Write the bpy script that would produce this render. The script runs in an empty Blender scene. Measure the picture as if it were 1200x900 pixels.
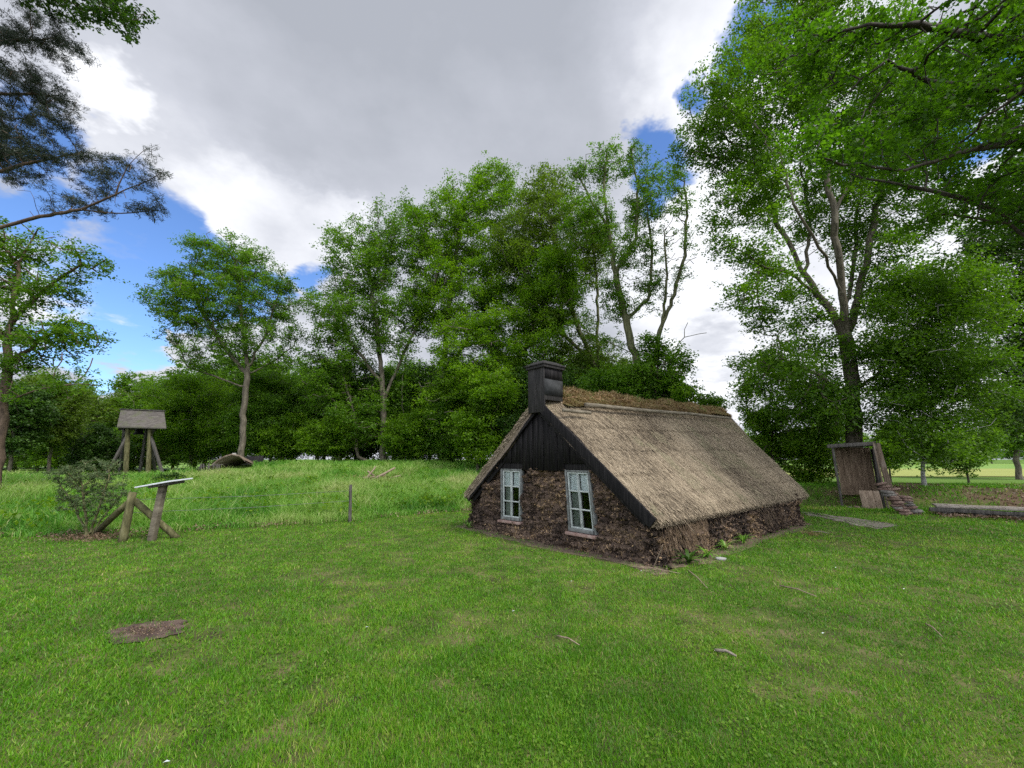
import bpy, math, numpy as np
from mathutils import Vector
R = math.radians
rng = np.random.default_rng(7)
sc = bpy.context.scene
C = sc.collection

# ------------------------------------------------------------------ camera
F, CAMH = 480.0, 1.6
PIT = math.atan(88 / 480)
cp, sp = math.cos(PIT), math.sin(PIT)
cam_d = bpy.data.cameras.new("camera"); cam = bpy.data.objects.new("camera", cam_d); C.objects.link(cam)
cam.location = (0, 0, CAMH); cam.rotation_euler = (R(90) + PIT, 0, 0)
cam_d.sensor_width = 36; cam_d.lens = 36 * F / 1200; cam_d.clip_end = 5000; cam_d.clip_start = .05
sc.camera = cam
sc.view_settings.view_transform = 'Standard'; sc.view_settings.look = 'None'
sc.view_settings.gamma = 1; sc.view_settings.use_curve_mapping = False
sc.view_settings.exposure = 1.22
sc.cycles.max_bounces = 8; sc.cycles.diffuse_bounces = 6; sc.cycles.transmission_bounces = 6
sc.cycles.transparent_max_bounces = 6; sc.cycles.use_denoising = False

def ray(px, py):
    u = (px - 600) / F; v = (450 - py) / F
    return np.array([u, cp - v * sp, sp + v * cp])
CAMP = np.array([0, 0, CAMH])
def ground(px, py, z=0.0):
    d = ray(px, py); return CAMP + d * ((z - CAMH) / d[2])
def at(px, py, Y):
    d = ray(px, py); return CAMP + d * (Y / d[1])
def plane_hit(px, py, p0, n):
    d = ray(px, py); return CAMP + d * (np.dot(np.asarray(p0) - CAMP, n) / np.dot(d, n))
def pxscale(P):
    return (P[1] * cp + (P[2] - CAMH) * sp) / F

# ------------------------------------------------------------------ sky
SUN_EL, SUN_AZ = 52.0, 128.0      # azimuth clockwise from +Y: behind the camera, to the right
w = bpy.data.worlds.new("World"); sc.world = w; w.use_nodes = True
nt = w.node_tree; nt.nodes.clear()
def N(tree, kind, **kw):
    n = tree.nodes.new(kind)
    for k, v in kw.items(): setattr(n, k, v)
    return n
def build_sky():
    L = nt.links.new
    out = N(nt, 'ShaderNodeOutputWorld'); bg = N(nt, 'ShaderNodeBackground'); bg.inputs[1].default_value = 0.1
    L(bg.outputs[0], out.inputs[0])
    sky = N(nt, 'ShaderNodeTexSky', sky_type='NISHITA', sun_disc=False)
    sky.sun_elevation = R(SUN_EL); sky.sun_rotation = R(SUN_AZ); sky.altitude = 0
    sky.air_density = 1.0; sky.dust_density = 0.15; sky.ozone_density = 3.0
    tc = N(nt, 'ShaderNodeTexCoord'); nrm = N(nt, 'ShaderNodeVectorMath', operation='NORMALIZE'); L(tc.outputs['Generated'], nrm.inputs[0])
    sep = N(nt, 'ShaderNodeSeparateXYZ'); L(nrm.outputs[0], sep.inputs[0])
    zz = N(nt, 'ShaderNodeMath', operation='ADD'); L(sep.outputs[2], zz.inputs[0]); zz.inputs[1].default_value = .22
    zm = N(nt, 'ShaderNodeMath', operation='MAXIMUM'); L(zz.outputs[0], zm.inputs[0]); zm.inputs[1].default_value = .05
    cmb = N(nt, 'ShaderNodeCombineXYZ'); 
    for i in range(3): L(zm.outputs[0], cmb.inputs[i])
    pl = N(nt, 'ShaderNodeVectorMath', operation='DIVIDE'); L(nrm.outputs[0], pl.inputs[0]); L(cmb.outputs[0], pl.inputs[1])
    def noise(scale, detail, rough, dist=0):
        n = N(nt, 'ShaderNodeTexNoise'); n.inputs['Scale'].default_value = scale; n.inputs['Detail'].default_value = detail
        n.inputs['Roughness'].default_value = rough; n.inputs['Distortion'].default_value = dist
        L(pl.outputs[0], n.inputs['Vector']); return n
    warp = noise(2.6, 6, .6)
    ws = N(nt, 'ShaderNodeVectorMath', operation='SUBTRACT'); L(warp.outputs['Color'], ws.inputs[0]); ws.inputs[1].default_value = (.5, .5, .5)
    wsc = N(nt, 'ShaderNodeVectorMath', operation='SCALE'); L(ws.outputs[0], wsc.inputs[0]); wsc.inputs['Scale'].default_value = .34
    wd = N(nt, 'ShaderNodeVectorMath', operation='ADD'); L(nrm.outputs[0], wd.inputs[0]); L(wsc.outputs[0], wd.inputs[1])
    wn = N(nt, 'ShaderNodeVectorMath', operation='NORMALIZE'); L(wd.outputs[0], wn.inputs[0])
    def blob(px, py, rpx, soft=.55):
        d = ray(px, py); d /= np.linalg.norm(d); e = ray(px + rpx, py); e /= np.linalg.norm(e)
        c1 = float(np.dot(d, e)); a = math.acos(c1)
        dot = N(nt, 'ShaderNodeVectorMath', operation='DOT_PRODUCT'); L(wn.outputs[0], dot.inputs[0]); dot.inputs[1].default_value = tuple(d)
        mr = N(nt, 'ShaderNodeMapRange', interpolation_type='SMOOTHSTEP'); L(dot.outputs['Value'], mr.inputs[0])
        mr.inputs[1].default_value = math.cos(a * (1 + soft)); mr.inputs[2].default_value = math.cos(a * (1 - soft))
        return mr.outputs[0]
    def union(lst):
        cur = lst[0]
        for o in lst[1:]:
            m = N(nt, 'ShaderNodeMath', operation='MAXIMUM'); L(cur, m.inputs[0]); L(o, m.inputs[1]); cur = m.outputs[0]
        return cur
    def mul(a, b):
        m = N(nt, 'ShaderNodeMath', operation='MULTIPLY'); L(a, m.inputs[0])
        if isinstance(b, float): m.inputs[1].default_value = b
        else: L(b, m.inputs[1])
        return m.outputs[0]
    holes = union([blob(*b, .35) for b in [(160, 262, 62), (205, 290, 60), (225, 330, 55), (150, 350, 70), (110, 400, 60), (270, 345, 40), (345, 318, 28),
                                           (30, 160, 62), (40, 250, 60), (855, 60, 32), (812, 110, 20), (768, 195, 28), (1110, 170, 40), (1180, 60, 40), (1040, 175, 26)]])
    puffs = union([blob(*b, .3) for b in [(300, 262, 42), (352, 262, 48), (318, 285, 30), (185, 400, 18)]])
    inv = N(nt, 'ShaderNodeMath', operation='SUBTRACT'); inv.inputs[0].default_value = 1; L(puffs, inv.inputs[1])
    holes = mul(holes, inv.outputs[0])
    # cloud brightness
    white = union([blob(*b, .9) for b in [(310, 255, 60), (375, 275, 40), (115, 105, 28), (850, 320, 120), (830, 470, 50), (1050, 260, 150), (880, 380, 60), (870, 20, 120), (1100, 430, 120), (60, 340, 60)]])
    grey = union([blob(*b, .9) for b in [(520, 120, 170), (420, 170, 110), (620, 130, 120), (600, 30, 150), (400, 60, 100), (840, 410, 30)]])
    nz = noise(1.5, 8, .55)
    nr = N(nt, 'ShaderNodeMapRange'); L(nz.outputs['Fac'], nr.inputs[0]); nr.inputs[1].default_value = .3; nr.inputs[2].default_value = .7
    nr.inputs[3].default_value = -.32; nr.inputs[4].default_value = .34
    s1 = N(nt, 'ShaderNodeMath', operation='MULTIPLY_ADD'); L(white, s1.inputs[0]); s1.inputs[1].default_value = .50; s1.inputs[2].default_value = .42
    s2 = N(nt, 'ShaderNodeMath', operation='MULTIPLY_ADD'); L(grey, s2.inputs[0]); s2.inputs[1].default_value = -.34; L(s1.outputs[0], s2.inputs[2])
    s3 = N(nt, 'ShaderNodeMath', operation='ADD'); L(s2.outputs[0], s3.inputs[0]); L(nr.outputs[0], s3.inputs[1])
    cr = N(nt, 'ShaderNodeValToRGB'); L(s3.outputs[0], cr.inputs[0])
    e = cr.color_ramp.elements
    e[0].position = 0; e[0].color = (.262, .278, .315, 1); e[1].position = 1; e[1].color = (.66, .67, .70, 1)
    m = cr.color_ramp.elements.new(.45); m.color = (.37, .385, .43, 1)
    cs = N(nt, 'ShaderNodeVectorMath', operation='SCALE'); L(cr.outputs[0], cs.inputs[0]); cs.inputs['Scale'].default_value = 7.6
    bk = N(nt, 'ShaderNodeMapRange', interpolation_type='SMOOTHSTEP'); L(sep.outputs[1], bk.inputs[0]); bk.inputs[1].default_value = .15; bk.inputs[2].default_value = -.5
    bk.inputs[3].default_value = 1.0; bk.inputs[4].default_value = 2.6     # clouds behind the camera, out of view, brightened to put more light on the land
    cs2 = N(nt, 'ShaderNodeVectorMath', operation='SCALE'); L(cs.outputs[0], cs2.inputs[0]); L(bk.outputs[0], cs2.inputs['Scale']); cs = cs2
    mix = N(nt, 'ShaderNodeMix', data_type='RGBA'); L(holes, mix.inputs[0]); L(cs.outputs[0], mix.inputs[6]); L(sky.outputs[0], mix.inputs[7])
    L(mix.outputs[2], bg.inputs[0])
    tint = N(nt, 'ShaderNodeVectorMath', operation='MULTIPLY'); L(sky.outputs[0], tint.inputs[0]); tint.inputs[1].default_value = (.64, .77, .98); L(tint.outputs[0], mix.inputs[7])
build_sky()

sun_d = bpy.data.lights.new("sun", 'SUN'); sun_d.energy = 1.5; sun_d.angle = R(12); sun_d.color = (1, .95, .88)
sun = bpy.data.objects.new("sun", sun_d); C.objects.link(sun)
sv = Vector((math.sin(R(SUN_AZ)) * math.cos(R(SUN_EL)), math.cos(R(SUN_AZ)) * math.cos(R(SUN_EL)), math.sin(R(SUN_EL))))
sun.rotation_euler = sv.to_track_quat('Z', 'Y').to_euler(); sun.location = (0, 0, 30)

# ------------------------------------------------------------------ helpers
def tag(o, label=None, cat=None, group=None, kind=None):
    if label: o['label'] = label
    if cat: o['category'] = cat
    if group: o['group'] = group
    if kind: o['kind'] = kind
    return o
def empty(name, loc, label, cat, group=None):
    o = bpy.data.objects.new(name, None); C.objects.link(o); o.location = tuple(loc); o.empty_display_size = .2
    return tag(o, label, cat, group)
def mesh_np(name, V, Fc, mat, parent=None, smooth=False, attrs=None):
    """V (n,3); Fc an (m,k) array or a list of such arrays. Vertices are given in world space."""
    V = np.asarray(V, np.float32)
    if not (isinstance(Fc, list) and isinstance(Fc[0], np.ndarray)): Fc = [np.array(Fc)]
    Fc = [np.asarray(f, np.int32) for f in Fc if len(f)]
    if parent is not None: V = V - np.array(parent_world(parent), np.float32)
    me = bpy.data.meshes.new(name)
    me.vertices.add(len(V)); me.vertices.foreach_set('co', V.ravel())
    nl = sum(f.size for f in Fc); npoly = sum(len(f) for f in Fc)
    me.loops.add(nl); me.polygons.add(npoly)
    me.loops.foreach_set('vertex_index', np.concatenate([f.ravel() for f in Fc]))
    tot = np.concatenate([np.full(len(f), f.shape[1], np.int32) for f in Fc])
    st = np.concatenate([[0], np.cumsum(tot)[:-1]]).astype(np.int32)
    me.polygons.foreach_set('loop_start', st); me.polygons.foreach_set('loop_total', tot)
    if smooth: me.polygons.foreach_set('use_smooth', np.ones(npoly, bool))
    if attrs:
        for k, (dom, arr) in attrs.items():
            a = me.attributes.new(k, 'FLOAT', dom); a.data.foreach_set('value', np.asarray(arr, np.float32))
    me.update(); me.validate()
    if mat: me.materials.append(mat)
    o = bpy.data.objects.new(name, me); C.objects.link(o)
    if parent is not None: o.parent = parent
    return o
def parent_world(p):
    l = np.array(p.location, float)
    while p.parent: p = p.parent; l = l + np.array(p.location)
    return l
def top(o, *a, **k): return tag(o, *a, **k)

def _hash(i, j, k, s=0):
    h = (i * 374761393 + j * 668265263 + k * 2147483647 + s * 974711) & 0xffffffff
    h = ((h ^ (h >> 13)) * 1274126177) & 0xffffffff
    return ((h ^ (h >> 16)) & 0xffff) / 65535.0
def vnoise(P, s=0):
    P = np.asarray(P, float); i = np.floor(P).astype(np.int64); f = P - i; f = f * f * (3 - 2 * f)
    r = 0
    for a in (0, 1):
        for b in (0, 1):
            for c in (0, 1):
                wt = (f[:, 0] if a else 1 - f[:, 0]) * (f[:, 1] if b else 1 - f[:, 1]) * (f[:, 2] if c else 1 - f[:, 2])
                r = r + wt * _hash(i[:, 0] + a, i[:, 1] + b, i[:, 2] + c, s)
    return r
def fbm(P, sc_=1.0, octv=4, s=0):
    P = np.asarray(P, float) * sc_; r = 0; a = .5; t = 0
    for o in range(octv): r = r + a * vnoise(P, s + o); t += a; a *= .5; P = P * 2.03 + 17.1
    return r / t
def xy0(x, y): return np.stack([x, y, np.zeros_like(x)], 1)
def sstep(x): x = np.clip(x, 0, 1); return x * x * (3 - 2 * x)
def unit(v): v = np.asarray(v, float); return v / (np.linalg.norm(v, axis=-1, keepdims=True) + 1e-12)

class MB:
    def __init__(s): s.v = []; s.f3 = []; s.f4 = []; s.n = 0
    def add(s, V, F4=(), F3=()):
        V = np.asarray(V, float); s.v.append(V)
        if len(F4): s.f4.append(np.asarray(F4) + s.n)
        if len(F3): s.f3.append(np.asarray(F3) + s.n)
        s.n += len(V); return s
    def hexa(s, p):   # 8 points: bottom loop then top loop
        return s.add(p, [[3, 2, 1, 0], [4, 5, 6, 7], [0, 1, 5, 4], [1, 2, 6, 5], [2, 3, 7, 6], [3, 0, 4, 7]])
    def beam(s, a, b, wd, ht, up=(0, 0, 1), taper=1.0):
        a = np.asarray(a, float); b = np.asarray(b, float); d = unit(b - a); up = np.asarray(up, float)
        if abs(np.dot(d, up)) > .95: up = np.array([0., 1, 0])
        x = unit(np.cross(d, up)); y = np.cross(x, d); q = []
        for P, t in ((a, 1), (b, taper)):
            for i, j in ((-1, -1), (1, -1), (1, 1), (-1, 1)): q.append(P + x * i * wd / 2 * t + y * j * ht / 2 * t)
        return s.hexa(q)
    def tube(s, pts, rad, n=8, wob=0.0):
        pts = np.asarray(pts, float); rad = np.broadcast_to(rad, len(pts)); V = []
        d = unit(np.gradient(pts, axis=0))
        for i, P in enumerate(pts):
            ref = np.array([0, 0, 1.]) if abs(d[i][2]) < .9 else np.array([1., 0, 0])
            x = unit(np.cross(d[i], ref)); y = np.cross(d[i], x)
            for k in range(n):
                t = 2 * math.pi * k / n; rr = rad[i] * (1 + wob * (rng.random() - .5))
                V.append(P + (x * math.cos(t) + y * math.sin(t)) * rr)
        F = []
        for i in range(len(pts) - 1):
            for k in range(n): F.append([i * n + k, i * n + (k + 1) % n, (i + 1) * n + (k + 1) % n, (i + 1) * n + k])
        m = len(V); V.append(pts[0]); V.append(pts[-1]); T = []
        for k in range(n):
            T.append([m, (k + 1) % n, k]); b = (len(pts) - 1) * n; T.append([m + 1, b + k, b + (k + 1) % n])
        return s.add(V, F, T)
    def rock(s, c, r, seed=0):
        c = np.asarray(c, float); nu, nv = 8, 5; V = []
        for j in range(1, nv):
            for i in range(nu):
                th = math.pi * j / nv; ph = 2 * math.pi * i / nu
                V.append([math.sin(th) * math.cos(ph), math.sin(th) * math.sin(ph), math.cos(th)])
        V += [[0, 0, 1], [0, 0, -1]]; V = np.array(V); V = np.sign(V) * np.abs(V) ** .7
        V *= (.75 + .5 * fbm(V + seed * 9.1, 1.4, 2, seed))[:, None]
        F = []; T = []
        for j in range(nv - 2):
            for i in range(nu): F.append([j * nu + i, (j + 1) * nu + i, (j + 1) * nu + (i + 1) % nu, j * nu + (i + 1) % nu])
        a = (nv - 1) * nu
        for i in range(nu): T.append([a, i, (i + 1) % nu]); T.append([a + 1, (nv - 2) * nu + (i + 1) % nu, (nv - 2) * nu + i])
        return s.add(c + V * np.asarray(r), F, T)
    def build(s, name, mat, parent=None, bevel=0, smooth=False):
        V = np.concatenate(s.v); fs = []
        if s.f4: fs.append(np.concatenate(s.f4))
        if s.f3: fs.append(np.concatenate(s.f3))
        o = mesh_np(name, V, fs, mat, parent, smooth)
        if bevel:
            m = o.modifiers.new('bevel', 'BEVEL'); m.width = bevel; m.segments = 2; m.limit_method = 'ANGLE'
        return o
def jit(pts, a, n=6):
    """resample a polyline to n points per leg with a small wander"""
    pts = np.asarray(pts, float); o = []
    for i in range(len(pts) - 1):
        for k in range(n): o.append(pts[i] + (pts[i + 1] - pts[i]) * k / n + (rng.random(3) - .5) * a * (0 if i == k == 0 else 1))
    o.append(pts[-1]); return np.array(o)

# ------------------------------------------------------------------ materials
def mat(name, cols, scale=(8, 8, 8), detail=8, rough=.85, bump=.3, bscale=None, attr=None, attr_amt=.5, spec=.3, coords='Object', patch=None, metallic=0, dist=.3):
    m = bpy.data.materials.new(name); m.use_nodes = True; t = m.node_tree; L = t.links.new
    b = t.nodes['Principled BSDF']; b.inputs['Roughness'].default_value = rough; b.inputs['Specular IOR Level'].default_value = spec
    b.inputs['Metallic'].default_value = metallic
    tc = N(t, 'ShaderNodeTexCoord'); mp = N(t, 'ShaderNodeMapping'); mp.inputs['Scale'].default_value = scale; L(tc.outputs[coords], mp.inputs[0])
    nz = N(t, 'ShaderNodeTexNoise'); nz.inputs['Scale'].default_value = 1; nz.inputs['Detail'].default_value = detail; nz.inputs['Roughness'].default_value = .62
    nz.inputs['Distortion'].default_value = dist
    L(mp.outputs[0], nz.inputs['Vector'])
    mr = N(t, 'ShaderNodeMapRange'); mr.inputs[1].default_value = .3; mr.inputs[2].default_value = .7; L(nz.outputs['Fac'], mr.inputs[0]); fac = mr.outputs[0]
    if attr:
        at_ = N(t, 'ShaderNodeAttribute', attribute_name=attr); mx = N(t, 'ShaderNodeMix', data_type='FLOAT'); mx.inputs[0].default_value = attr_amt
        L(fac, mx.inputs[2]); L(at_.outputs['Fac'], mx.inputs[3]); fac = mx.outputs[0]
    cr = N(t, 'ShaderNodeValToRGB'); L(fac, cr.inputs[0]); el = cr.color_ramp.elements
    for i, c in enumerate(cols):
        p = i / (len(cols) - 1)
        if i == 0: el[0].position = 0; el[0].color = (*c, 1)
        elif i == len(cols) - 1: el[-1].position = 1; el[-1].color = (*c, 1)
        else: q = el.new(p); q.color = (*c, 1)
    col = cr.outputs[0]
    if patch:      # (colour, scale, lo, hi)
        n2 = N(t, 'ShaderNodeTexNoise'); n2.inputs['Scale'].default_value = patch[1]; n2.inputs['Detail'].default_value = 6; L(tc.outputs[coords], n2.inputs['Vector'])
        r2 = N(t, 'ShaderNodeMapRange'); r2.inputs[1].default_value = patch[2]; r2.inputs[2].default_value = patch[3]; L(n2.outputs['Fac'], r2.inputs[0])
        mx = N(t, 'ShaderNodeMix', data_type='RGBA'); L(r2.outputs[0], mx.inputs[0]); L(col, mx.inputs[6]); mx.inputs[7].default_value = (*patch[0], 1); col = mx.outputs[2]
    L(col, b.inputs['Base Color'])
    if bump:
        bp = N(t, 'ShaderNodeBump'); bp.inputs['Strength'].default_value = bump; bp.inputs['Distance'].default_value = .02
        if bscale:
            n3 = N(t, 'ShaderNodeTexNoise'); n3.inputs['Scale'].default_value = bscale; n3.inputs['Detail'].default_value = 8; L(tc.outputs[coords], n3.inputs['Vector']); L(n3.outputs['Fac'], bp.inputs['Height'])
        else: L(nz.outputs['Fac'], bp.inputs['Height'])
        L(bp.outputs[0], b.inputs['Normal'])
    return m
def leafmat(name, cols, trans=.45, rough=.5, spec=.35, tcol=None, amt=.75, nscale=.35):
    m = bpy.data.materials.new(name); m.use_nodes = True; t = m.node_tree; L = t.links.new
    b = t.nodes['Principled BSDF']; out = t.nodes['Material Output']; b.inputs['Roughness'].default_value = rough; b.inputs['Specular IOR Level'].default_value = spec
    a = N(t, 'ShaderNodeAttribute', attribute_name='rnd'); tc = N(t, 'ShaderNodeTexCoord')
    nz = N(t, 'ShaderNodeTexNoise'); nz.inputs['Scale'].default_value = nscale; nz.inputs['Detail'].default_value = 3; L(tc.outputs['Object'], nz.inputs['Vector'])
    mr = N(t, 'ShaderNodeMapRange'); mr.inputs[1].default_value = .35; mr.inputs[2].default_value = .65; L(nz.outputs['Fac'], mr.inputs[0])
    mx = N(t, 'ShaderNodeMix', data_type='FLOAT'); mx.inputs[0].default_value = amt; L(mr.outputs[0], mx.inputs[2]); L(a.outputs['Fac'], mx.inputs[3])
    cr = N(t, 'ShaderNodeValToRGB'); L(mx.outputs[0], cr.inputs[0]); el = cr.color_ramp.elements
    for i, c in enumerate(cols):
        if i == 0: el[0].position = 0; el[0].color = (*c, 1)
        elif i == len(cols) - 1: el[-1].position = 1; el[-1].color = (*c, 1)
        else: q = el.new(i / (len(cols) - 1)); q.color = (*c, 1)
    L(cr.outputs[0], b.inputs['Base Color'])
    if trans:
        tr = N(t, 'ShaderNodeBsdfTranslucent'); g = N(t, 'ShaderNodeMix', data_type='RGBA', blend_type='MULTIPLY'); g.inputs[0].default_value = 1
        L(cr.outputs[0], g.inputs[6]); g.inputs[7].default_value = (*(tcol or (1.5, 1.7, .5)), 1); L(g.outputs[2], tr.inputs[0])
        ms = N(t, 'ShaderNodeMixShader'); ms.inputs[0].default_value = trans; L(b.outputs[0], ms.inputs[1]); L(tr.outputs[0], ms.inputs[2]); L(ms.outputs[0], out.inputs[0])
    return m
M = {}
M['blade'] = leafmat('lawn_blades', [(.045, .140, .004), (.092, .265, .008), (.16, .345, .014), (.27, .34, .045), (.44, .38, .18)], trans=.3, nscale=.8, amt=.93, tcol=(1.3, 1.4, .5))
M['tall'] = leafmat('meadow_blades', [(.048, .145, .014), (.095, .265, .026), (.17, .35, .042), (.29, .40, .11), (.48, .45, .24)], trans=.35, nscale=.5, amt=.8, tcol=(1.2, 1.4, .6))
M['leaf_oak'] = leafmat('oak_leaves', [(.032, .082, .008), (.088, .185, .014), (.18, .31, .026)])
M['leaf_bright'] = leafmat('beech_leaves', [(.040, .095, .006), (.110, .215, .010), (.23, .36, .024)], trans=.5)
M['leaf_dark'] = leafmat('holly_leaves', [(.014, .040, .008), (.042, .098, .014), (.10, .19, .026)], trans=.25)
M['leaf_maple'] = leafmat('maple_leaves', [(.022, .062, .006), (.060, .145, .010), (.12, .24, .018)], trans=.55)
M['leaf_olive'] = leafmat('olive_leaves', [(.045, .080, .012), (.095, .155, .020), (.17, .25, .035)])
M['needle'] = leafmat('pine_needles', [(.012, .024, .016), (.030, .048, .028), (.06, .078, .05)], trans=.15, tcol=(1, 1.1, .8))
M['broom'] = leafmat('broom_leaves', [(.05, .085, .035), (.11, .16, .065), (.20, .25, .11)], trans=.2, tcol=(1, 1.2, .7))
M['deadleaf'] = leafmat('dead_leaves', [(.09, .055, .035), (.19, .13, .08), (.38, .29, .20)], trans=.1, tcol=(1, .9, .7))
M['bark'] = mat('bark', [(.045, .038, .028), (.11, .095, .07), (.19, .17, .125)], (9, 9, 2.2), bump=.9)
M['bark_dark'] = mat('dark_bark', [(.018, .015, .012), (.045, .038, .030), (.08, .07, .055)], (9, 9, 2.2), bump=.9)
M['bark_green'] = mat('mossy_bark', [(.04, .04, .02), (.10, .105, .05), (.17, .17, .09)], (9, 9, 2.2), bump=.9)
M['bark_brown'] = mat('pine_bark', [(.04, .028, .022), (.10, .07, .05), (.17, .12, .085)], (8, 8, 2), bump=.9)
M['bark_pale'] = mat('pale_bark', [(.14, .14, .13), (.30, .30, .28), (.42, .42, .40)], (8, 8, 3), bump=.6)
M['soil'] = mat('soil', [(.028, .018, .014), (.075, .05, .04), (.16, .115, .09)], (7, 7, 7), bump=.6)
M['sand'] = mat('trodden_soil', [(.06, .042, .03), (.13, .095, .066), (.24, .185, .13)], (14, 14, 14), bump=.5)
M['path'] = mat('path_gravel', [(.13, .11, .085), (.22, .19, .155), (.32, .28, .24)], (12, 12, 12), bump=.5, patch=((.12, .14, .05), 5, .55, .68))
M['sod'] = mat('peat_sod', [(.014, .010, .008), (.070, .048, .036), (.165, .115, .080), (.34, .22, .12)], (22, 22, 30), bump=1.0, bscale=60, attr='rnd', attr_amt=.6)
M['sod_flake'] = mat('peat_crumb', [(.012, .009, .007), (.074, .052, .040), (.185, .13, .092), (.37, .25, .13)], (3, 3, 5), bump=0, attr='rnd', attr_amt=.85)
M['tar'] = mat('tarred_board', [(.006, .006, .007), (.014, .013, .014), (.035, .032, .032)], (30, 30, 2.0), bump=.4, rough=.75, spec=.12)
M['tar_grey'] = mat('worn_tarred_board', [(.007, .0066, .0066), (.019, .0175, .017), (.048, .044, .042)], (30, 30, 2.5), bump=.4, rough=.7)
M['slate'] = mat('grey_panel', [(.025, .026, .027), (.040, .042, .043), (.062, .064, .066)], (6, 6, 6), bump=.2, rough=1.0, spec=.05)
M['thatch'] = mat('thatch_base', [(.10, .075, .052), (.19, .15, .11), (.30, .24, .18)], (30, 30, 30), bump=.9)
M['straw'] = leafmat('reed_straw', [(.040, .030, .019), (.10, .077, .050), (.185, .143, .094), (.295, .233, .158), (.41, .335, .235), (.41, .335, .235), (.13, .15, .065)], trans=.05, amt=.93, nscale=.9, rough=.7, tcol=(1, 1, .8))
M['turf'] = leafmat('dry_turf', [(.055, .035, .014), (.15, .10, .042), (.30, .215, .10), (.12, .17, .04)], trans=.15, amt=.7, nscale=2.5, tcol=(1, .9, .5))
M['turf_base'] = mat('ridge_soil', [(.06, .036, .018), (.15, .09, .042), (.25, .17, .085)], (14, 14, 14), bump=1)
M['pole'] = mat('round_pole_wood', [(.07, .058, .042), (.15, .13, .095), (.24, .21, .16)], (4, 4, 14), bump=.5)
M['oldwood'] = mat('weathered_plank', [(.055, .040, .030), (.14, .105, .075), (.24, .19, .14)], (26, 26, 2.2), bump=.6, patch=((.27, .23, .19), 3, .5, .75))
M['wood_brown'] = mat('brown_plank', [(.10, .068, .045), (.20, .145, .098), (.32, .245, .175)], (26, 26, 2.2), bump=.5)
M['wood_dark'] = mat('dark_weathered_wood', [(.03, .027, .025), (.07, .065, .058), (.13, .12, .108)], (24, 24, 3), bump=.6)
M['wood_tan'] = mat('tan_plank', [(.15, .11, .075), (.25, .19, .14), (.34, .27, .20)], (24, 24, 2), bump=.4)
M['wood_moss'] = mat('mossy_post', [(.045, .042, .02), (.11, .105, .045), (.20, .19, .10)], (16, 16, 4), bump=.7)
M['wood_grey'] = mat('grey_timber', [(.12, .10, .085), (.24, .21, .18), (.36, .33, .29)], (5, 26, 26), bump=.6)
M['frame'] = mat('window_frame_paint', [(.08, .085, .085), (.15, .16, .155), (.25, .26, .255)], (12, 12, 8), bump=.2, rough=.6)
M['sash'] = mat('window_sash_paint', [(.26, .29, .28), (.42, .46, .44), (.55, .59, .57)], (12, 12, 8), bump=.15, rough=.5)
M['curtain'] = mat('white_cotton', [(.50, .55, .57), (.66, .71, .73), (.78, .82, .84)], (30, 30, 3), bump=.2, rough=.9)
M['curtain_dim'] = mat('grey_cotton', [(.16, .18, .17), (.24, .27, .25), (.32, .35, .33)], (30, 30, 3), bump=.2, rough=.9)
M['brick'] = mat('sill_brick', [(.20, .12, .10), (.30, .20, .17), (.38, .30, .26)], (14, 14, 14), bump=.4)
M['stone'] = mat('field_stone', [(.06, .055, .05), (.14, .13, .115), (.24, .22, .19)], (10, 10, 10), bump=.5)
M['peatslab'] = mat('red_slab', [(.07, .042, .033), (.15, .098, .078), (.31, .235, .19)], (12, 12, 12), bump=.7)
M['metal'] = mat('bronze', [(.010, .010, .010), (.018, .018, .017), (.03, .03, .028)], (5, 5, 5), bump=0, rough=.5, metallic=.3)
M['panelwhite'] = mat('info_panel_rim', [(.42, .45, .48), (.52, .55, .59), (.62, .65, .69)], (5, 5, 5), bump=0, rough=.35)
M['shingle'] = mat('grey_shingle', [(.055, .048, .042), (.10, .09, .08), (.16, .145, .13)], (3, 3, 18), bump=.5, patch=((.09, .10, .05), 2, .5, .75))
M['ochre'] = mat('dry_field', [(.16, .22, .04), (.28, .30, .07), (.20, .28, .05)], (.05, .12, .1), bump=0)
M['fieldgreen'] = mat('pasture', [(.09, .20, .03), (.15, .27, .04), (.22, .32, .06)], (.06, .2, .1), bump=0)
M['rooftile'] = mat('farm_roof', [(.22, .12, .09), (.30, .17, .13), (.36, .22, .17)], (3, 3, 3), bump=0)
M['render'] = mat('farm_wall', [(.30, .27, .24), (.38, .35, .31), (.44, .41, .37)], (3, 3, 3), bump=0)
def glassmat():
    m = bpy.data.materials.new('window_glass'); m.use_nodes = True; t = m.node_tree; t.nodes.clear(); L = t.links.new
    o = N(t, 'ShaderNodeOutputMaterial'); g = N(t, 'ShaderNodeBsdfGlossy'); g.inputs['Roughness'].default_value = .03
    tr = N(t, 'ShaderNodeBsdfTransparent'); tr.inputs[0].default_value = (.86, .9, .88, 1)
    fr = N(t, 'ShaderNodeFresnel'); fr.inputs[0].default_value = 1.45; ms = N(t, 'ShaderNodeMixShader')
    L(fr.outputs[0], ms.inputs[0]); L(tr.outputs[0], ms.inputs[1]); L(g.outputs[0], ms.inputs[2]); L(ms.outputs[0], o.inputs[0]); return m
M['glass'] = glassmat()

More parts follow.
